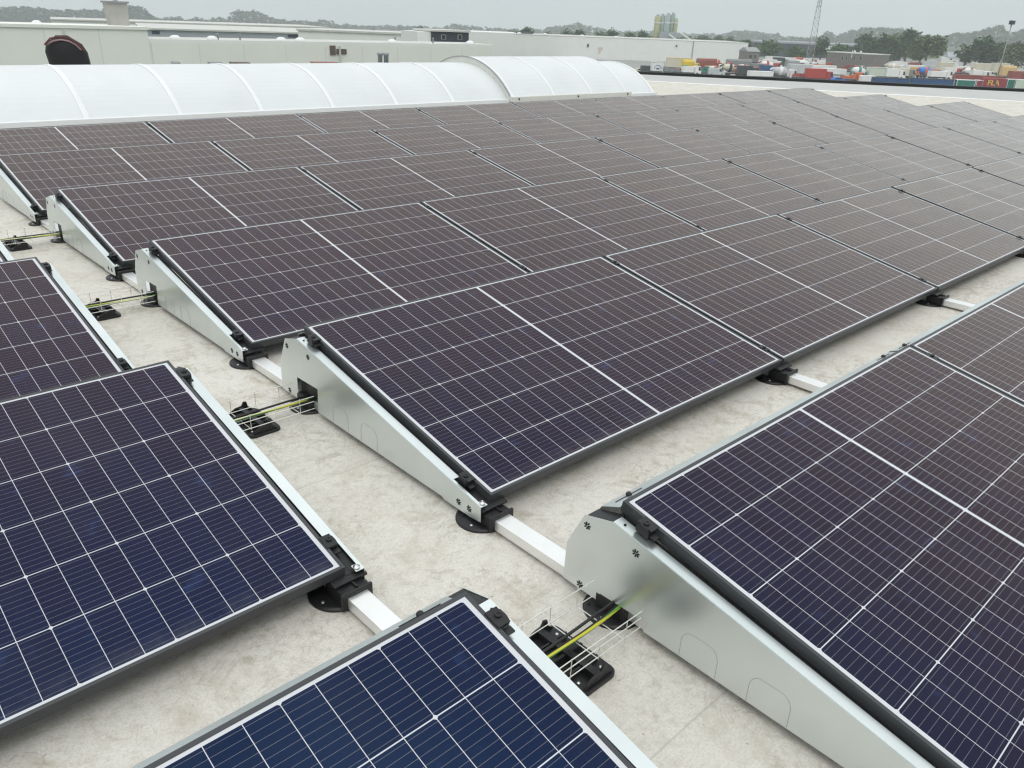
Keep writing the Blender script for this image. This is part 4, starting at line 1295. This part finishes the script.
for a in [
    ('van', 766, 61.5, 'white', None, 'white van at the far back, below the loose bright green tree'),
    ('van', 775, 61.8, 'silver', None, 'silver van at the far back, below the dark shed'),
    ('car', 785, 62.2, 'cream', None, 'cream car at the far back, below the small round tree'),
    ('car', 812, 63.4, 'red', None, 'red car just left of the mast legs'),
    ('van', 790, 65.2, 'silver', None, 'silver van between the white box lorry and the mast'),
    ('car', 771, 70.5, 'silver', None, 'silver car beside the black box lorry'),
    ('car', 768, 73.5, 'white', None, 'white car right of the dark blue box lorry'),
    ('van', 781, 74.5, 'cream', None, 'cream van left of the tall pale trailer'),
    ('car', 777, 77.5, 'dark', None, 'dark car near the silver mixer truck'),
    ('mixer', 760, 71.5, 'red', 'white', 'white drummed mixer truck with a red frame near the brown house', 7.5),
    ('car', 735, 72.5, 'red', None, 'red car below the flat grey tarpaulin'),
    ('car', 742, 75.2, 'sky', None, 'light blue car left of the grey box lorry with a red cab'),
    ('mixer', 736, 76.8, 'red', 'white', 'white drummed mixer truck with a red stripe by the dark lorry', 7.5),
    ('flat', 705, 73.6, 'white', 'orange', 'flatbed lorry with orange crates under the rust red tarpaulin', 7, 2.6),
    ('car', 715, 74.2, 'white', None, 'white car right of the orange crates'),
    ('car', 676, 73.4, 'red', None, 'red car below the yellow tarpaulin truck'),
    ('van', 820, 70.5, 'cream', None, 'cream van in front of the brick office left corner'),
    ('flat', 815, 70.8, 'red', 'orange', 'low flatbed with orange crates left of the brick office', 7, 2.4),
    ('van', 853, 72.5, 'white', None, 'white van right of the rust red flatbed'),
    ('flat', 858, 75.2, 'red', 'rust', 'flatbed with rust red beams right of the teal mixer', 8, 2.4),
    ('car', 866, 76.5, 'silver', None, 'silver car right of the rust red beams'),
    ('van', 879, 76.5, 'dark', None, 'dark van below the silver trailer'),
    ('mixer', 886, 73.5, 'white', 'cream', 'cream drummed mixer truck below the dark tree group', 7.5),
    ('car', 884, 71.3, 'red', None, 'red car left of the cream drummed mixer below the trees'),
    ('flat', 899, 75.5, 'sand', 'sand', 'flatbed with sand coloured crates left of the bright blue drum', 7, 2.6),
    ('van', 914, 73.2, 'white', None, 'white van under the light green tree'),
    ('car', 921, 75.6, 'dark', None, 'black car right of the bright blue drum'),
    ('car', 929, 76.3, 'orange', None, 'orange car left of the cream trailer'),
    ('van', 931, 72.4, 'silver', None, 'silver van right of the silver grey trailer'),
    ('box', 944, 76.9, 'red', 'white', 'white box lorry with a red cab below the cream trailer', 6.5, 3.0),
    ('car', 949, 79.0, 'silver', None, 'silver car left of the dark van'),
    ('mixer', 963, 78.8, 'rust', 'white', 'white drummed mixer truck with a rust red frame on the right', 7.5),
    ('van', 981, 78.5, 'white', None, 'white van left of the floodlight pole'),
    ('car', 987, 81.0, 'dark', None, 'dark car above the lettered red container'),
    ('van', 965, 73.4, 'white', None, 'white van between the two back row trailers'),
    ('van', 1012, 77.5, 'cream', None, 'cream van right of the sand orange cover'),
]:
    vehicle(*a)

# ------------------------------------------------------------------ TREES
def leafmat(name, c, var=.35):
    m = mat(name, c, .75, 0, .2)
    n = NB(m)
    info = n.node('ShaderNodeObjectInfo')
    geo = n.node('ShaderNodeNewGeometry')
    r1 = geo.outputs['Random Per Island']
    f = n.m('ADD', n.m('MULTIPLY', r1, .7), n.m('MULTIPLY', n.noise(n.obj(), .35, 2), .6))
    dk = tuple(q * (1 - var) for q in c); lt = (c[0] * 1.5, c[1] * 1.35, c[2] * 1.1)
    n.put(n.b.inputs['Base Color'], n.mix(n.rng(f, .2, 1.1, 0, 1), dk, lt))
    return m
M_leaf = [leafmat('dark_leaves', (.032, .088, .018)), leafmat('mid_leaves', (.054, .130, .022)), leafmat('olive_leaves', (.090, .135, .038))]
M_bark = weathered('bark', (.09, .075, .06), .9, 0, .2, 2)
def leaf_quad(V, F, c, s, rnd):
    a, b_ = rnd.uniform(0, 6.28), rnd.uniform(-.9, .9)
    x = Vector((math.cos(a), math.sin(a), rnd.uniform(-.5, .5))).normalized() * s
    y = Vector((-math.sin(a) * math.cos(b_), math.cos(a) * math.cos(b_), math.sin(b_) + .5)).normalized() * s * rnd.uniform(.6, 1)
    i = len(V)
    V += [c - x - y * .3, c + x * .4 - y, c + x + y * .4, c - x * .5 + y]
    F.append((i, i + 1, i + 2, i + 3))
def crown_mesh(name, wd_, ht, zb, m, seed, n=1500, leaf=.5):
    """crown of leaf clumps, width wd_, from zb to ht"""
    rnd = random.Random(seed)
    V, F = [], []
    lobes = []
    for i in range(17):
        a = rnd.uniform(0, 6.28); q = rnd.random()
        z = zb + (ht - zb) * (.15 + .63 * q)
        rr = wd_ / 2 * (1.0 - .75 * max(0, q - .35) / .65) * rnd.uniform(.35, .78)
        lobes.append((Vector((rr * math.cos(a), rr * math.sin(a), z)), wd_ * rnd.uniform(.13, .24)))
    lobes.append((Vector((wd_ * .04, 0, ht - wd_ * .20)), wd_ * .21)); lobes.append((Vector((-wd_ * .16, wd_ * .1, ht - wd_ * .27)), wd_ * .21)); lobes.append((Vector((wd_ * .2, -wd_ * .1, ht - wd_ * .30)), wd_ * .2))
    for i in range(n):
        c, r_ = lobes[i % len(lobes)]
        d = Vector((rnd.gauss(0, 1), rnd.gauss(0, 1), rnd.gauss(0, .8)))
        d = d.normalized() * r_ * rnd.uniform(.5, 1.1)
        p_ = c + d
        if p_.z < zb * .7: p_.z = zb * .7 + rnd.random()
        leaf_quad(V, F, p_, leaf * rnd.uniform(.5, 1.1), rnd)
    me = bpy.data.meshes.new(name); me.from_pydata(V, [], F); me.materials.append(m)
    return me
def tree(u, d, vtop, wpx, mi, label, seed, name='broadleaf_tree', low=.15, group='trees behind the yard'):
    d = d * 1.36
    p_ = gd(u, d)
    ht = at(u, vtop, d).z - p_.z
    wd_ = wpx * (at(u + 5, 40, d) - at(u - 5, 40, d)).xy.length / 10 * 1.24
    t = thing(name, label, 'tree', p_, random.Random(seed).uniform(0, 6), group)
    me = crown_mesh('crown', wd_, ht, ht * low, M_leaf[mi], seed, n=int(900 + 22 * wpx), leaf=max(.35, wd_ * .055))
    o = bpy.data.objects.new('crown', me); COL.objects.link(o); o.parent = t
    m = MB()
    m.tube([(0, 0, -.2), (.1, .05, ht * .3), (0, .1, ht * .75)], wd_ * .03 + .12, 7, .06)
    for k in range(4):
        a = k * 1.6 + seed
        m.tube([(.05, .05, ht * (.25 + .07 * k)), (wd_ * .28 * math.cos(a), wd_ * .28 * math.sin(a), ht * (.5 + .08 * k))], .12, 5, .04)
    m.obj('trunk', M_bark, t)
for i, a in enumerate([
    (768, 345, 40.5, 23, 1, 'loose bright green tree right of the brown house'),
    (793, 335, 46, 20, 1, 'small round tree in front of the dark shed'),
    (820, 330, 35.5, 19, 0, 'dark slender tree behind the lattice mast'),
    (839, 350, 44, 24, 1, 'low bushy tree behind the grey brick office'),
    (861, 365, 33, 25, 0, 'dark tree rising over the brick office corner'),
    (884, 345, 34.5, 33, 0, 'broad dark tree right of the brick office'),
    (905, 355, 29, 31, 0, 'tallest dark tree in the group right of the brick office'),
    (926, 325, 33, 36, 2, 'rounded light green tree at the right end of the group'),
    (981, 330, 37.5, 40, 0, 'broad dark tree alone left of the floodlight pole'),
    (1017, 325, 40, 30, 2, 'light green tree at the right picture edge'),
    (873, 385, 38, 26, 1, 'mid green tree half hidden behind the broad dark one'),
    (893, 400, 32, 24, 2, 'olive tree between the broad dark tree and the tallest one'),
    (1000, 370, 41, 22, 1, 'mid green tree behind the floodlight pole'),
    (745, 330, 39, 14, 0, 'dark bush peeping over the warehouse corner'),
    (700, 430, 33.5, 14, 1, 'hazy round tree beyond the warehouse downpipe'),
    (716, 430, 34.5, 14, 2, 'pale olive tree beyond the warehouse right half'),
    (727, 440, 35, 12, 1, 'small hazy tree near the warehouse right end'),
    (641, 330, 29.5, 15, 0, 'dark tree just left of the silos'),
    (628, 345, 30, 13, 2, 'olive tree left of the dark tree by the silos'),
    (610, 335, 28, 15, 0, 'dark spreading tree over the warehouse middle'),
    (598, 360, 30.5, 14, 1, 'mid green tree left of the dark spreading tree'),
    (578, 345, 29, 16, 0, 'dark tree over the rust stained wall'),
    (565, 345, 28.5, 15, 0, 'dark rounded tree over the warehouse left half'),
    (547, 360, 31, 13, 1, 'low tree behind the warehouse roof domes'),
    (526, 345, 26, 16, 0, 'tall dark tree behind the roof screen'),
    (511, 360, 29, 14, 1, 'small tree above the warehouse tall bay'),
    (488, 370, 29.5, 12, 0, 'small dark tree left of the warehouse tall bay'),
    (420, 300, 25.5, 10, 0, 'dark tree left of the plant room'),
    (375, 330, 28, 11, 0, 'low dark tree beyond the low white annexe'),
    (357, 340, 28.5, 10, 1, 'low mid green tree beyond the low white annexe'),
    (448, 330, 28, 10, 0, 'dark tree beyond the plant room'),
]):
    tree(*a, seed=11 + i)

# far woods that read as one hazy mass
def wood(name, pts, m, seed, dens=.5, leaf=3.4, far=2.1):
    rnd = random.Random(seed)
    V, F = [], []
    for (u0, v0, d0_), (u1, v1, d1_) in zip(pts, pts[1:]):
        n = max(1, int(abs(u1 - u0) / 2.0))
        for i in range(n):
            q = (i + rnd.random()) / n
            u, v, d = u0 + (u1 - u0) * q, v0 + (v1 - v0) * q, (d0_ + (d1_ - d0_) * q) * far + rnd.uniform(-50, 50)
            v += rnd.uniform(-.6, 1.6)
            b_ = gd(u, d)
            ht = max(5.0, at(u, v, d).z - b_.z)
            rr = rnd.uniform(2.6, 4.8) * far
            for k in range(int(ht * 5 * dens)):
                z = ht * (k + rnd.random()) / (ht * 5 * dens)
                s = min(1, (ht - z) / (ht * .35)) ** .5
                a = rnd.uniform(0, 6.28); r2 = rr * (.35 + .65 * rnd.random()) * max(.25, s)
                leaf_quad(V, F, b_ + Vector((r2 * math.cos(a), r2 * math.sin(a), z)), leaf * rnd.uniform(.6, 1.1), rnd)
    me = bpy.data.meshes.new(name); me.from_pydata(V, [], F); me.materials.append(m)
    o = bpy.data.objects.new(name, me); COL.objects.link(o)
    return o
tag(wood('far_wood', [(-40, 7, 760), (20, 7.5, 760), (36, 6.5, 760), (60, 10, 770), (100, 10, 770), (118, 9, 740), (128, 5, 730), (150, 6.5, 730), (157, 15, 740), (163, 19, 780)], M_leaf[0], 3), 'hazy blue green wood along the horizon above the cream hall, at the left', 'wood', kind='stuff')
tag(wood('far_wood', [(163, 18, 820), (185, 17, 820), (190, 21, 820), (200, 17, 820), (212, 21, 820), (222, 17, 800), (232, 20, 800), (238, 10, 780), (262, 10.5, 780), (272, 17, 800), (290, 20, 820), (318, 21.5, 830), (327, 19, 830), (340, 24, 830), (370, 26, 850), (400, 25.5, 850), (440, 27.5, 860), (452, 24, 860), (470, 26, 860), (500, 28, 860)], M_leaf[0], 4), 'hazy wood with a round hump beyond the pale sheds', 'wood', kind='stuff')
tag(wood('far_wood', [(500, 29, 880), (540, 30, 880), (558, 25, 860), (575, 23, 860), (588, 26, 870), (610, 31, 880), (650, 31, 900), (690, 34, 900), (725, 33, 900), (733, 30, 880), (752, 31, 880), (766, 34, 880)], M_leaf[1], 5), 'thin hazy wood behind the white warehouse', 'wood', kind='stuff')
tag(wood('far_wood', [(740, 35, 830), (768, 34, 830), (774, 33, 830), (780, 38, 830), (790, 36, 820), (800, 37, 820), (816, 36, 790), (824, 30, 770), (832, 36, 770), (842, 31, 790), (860, 27, 790), (880, 28, 790), (900, 28.5, 790), (915, 35, 790), (935, 37, 770), (950, 33, 730), (972, 31, 720), (985, 26, 700), (992, 25, 700), (1000, 33, 710), (1012, 30, 690), (1030, 24, 680), (1060, 24, 680)], M_leaf[1], 6), 'hazy wooded ridge behind the yard trees on the right', 'wood', kind='stuff')
tag(wood('far_hedge', [(560, 34.5, 640), (640, 36, 640), (690, 37, 640), (760, 41, 640)], M_leaf[1], 8, .8, 1.2, 1.0), 'low hedge behind the warehouse roof', 'hedge', kind='stuff')

# ------------------------------------------------------------------ HAZE
hz = MB()
hz.box(-2350, 2350, -2350, 2350, -75, 95)
ho = hz.obj('haze', None)
ho.data.materials.clear()
mh = bpy.data.materials.new('haze_air'); mh.use_nodes = True
ht_ = mh.node_tree; ht_.nodes.clear()
o_ = ht_.nodes.new('ShaderNodeOutputMaterial'); pv = ht_.nodes.new('ShaderNodeVolumePrincipled')
pv.inputs['Color'].default_value = (.93, .99, 1.0, 1)
pv.inputs['Density'].default_value = .00052
pv.inputs['Anisotropy'].default_value = 0.0
ht_.links.new(pv.outputs[0], o_.inputs['Volume'])
ho.data.materials.append(mh)
tag(ho, 'pale grey haze in the air over the roofs', 'haze', kind='stuff')

for o_ in list(S.objects):
    l_ = o_.get('label')
    if l_ and not (4 <= len(l_.split()) <= 16): print('LABEL LENGTH', o_.name, l_)
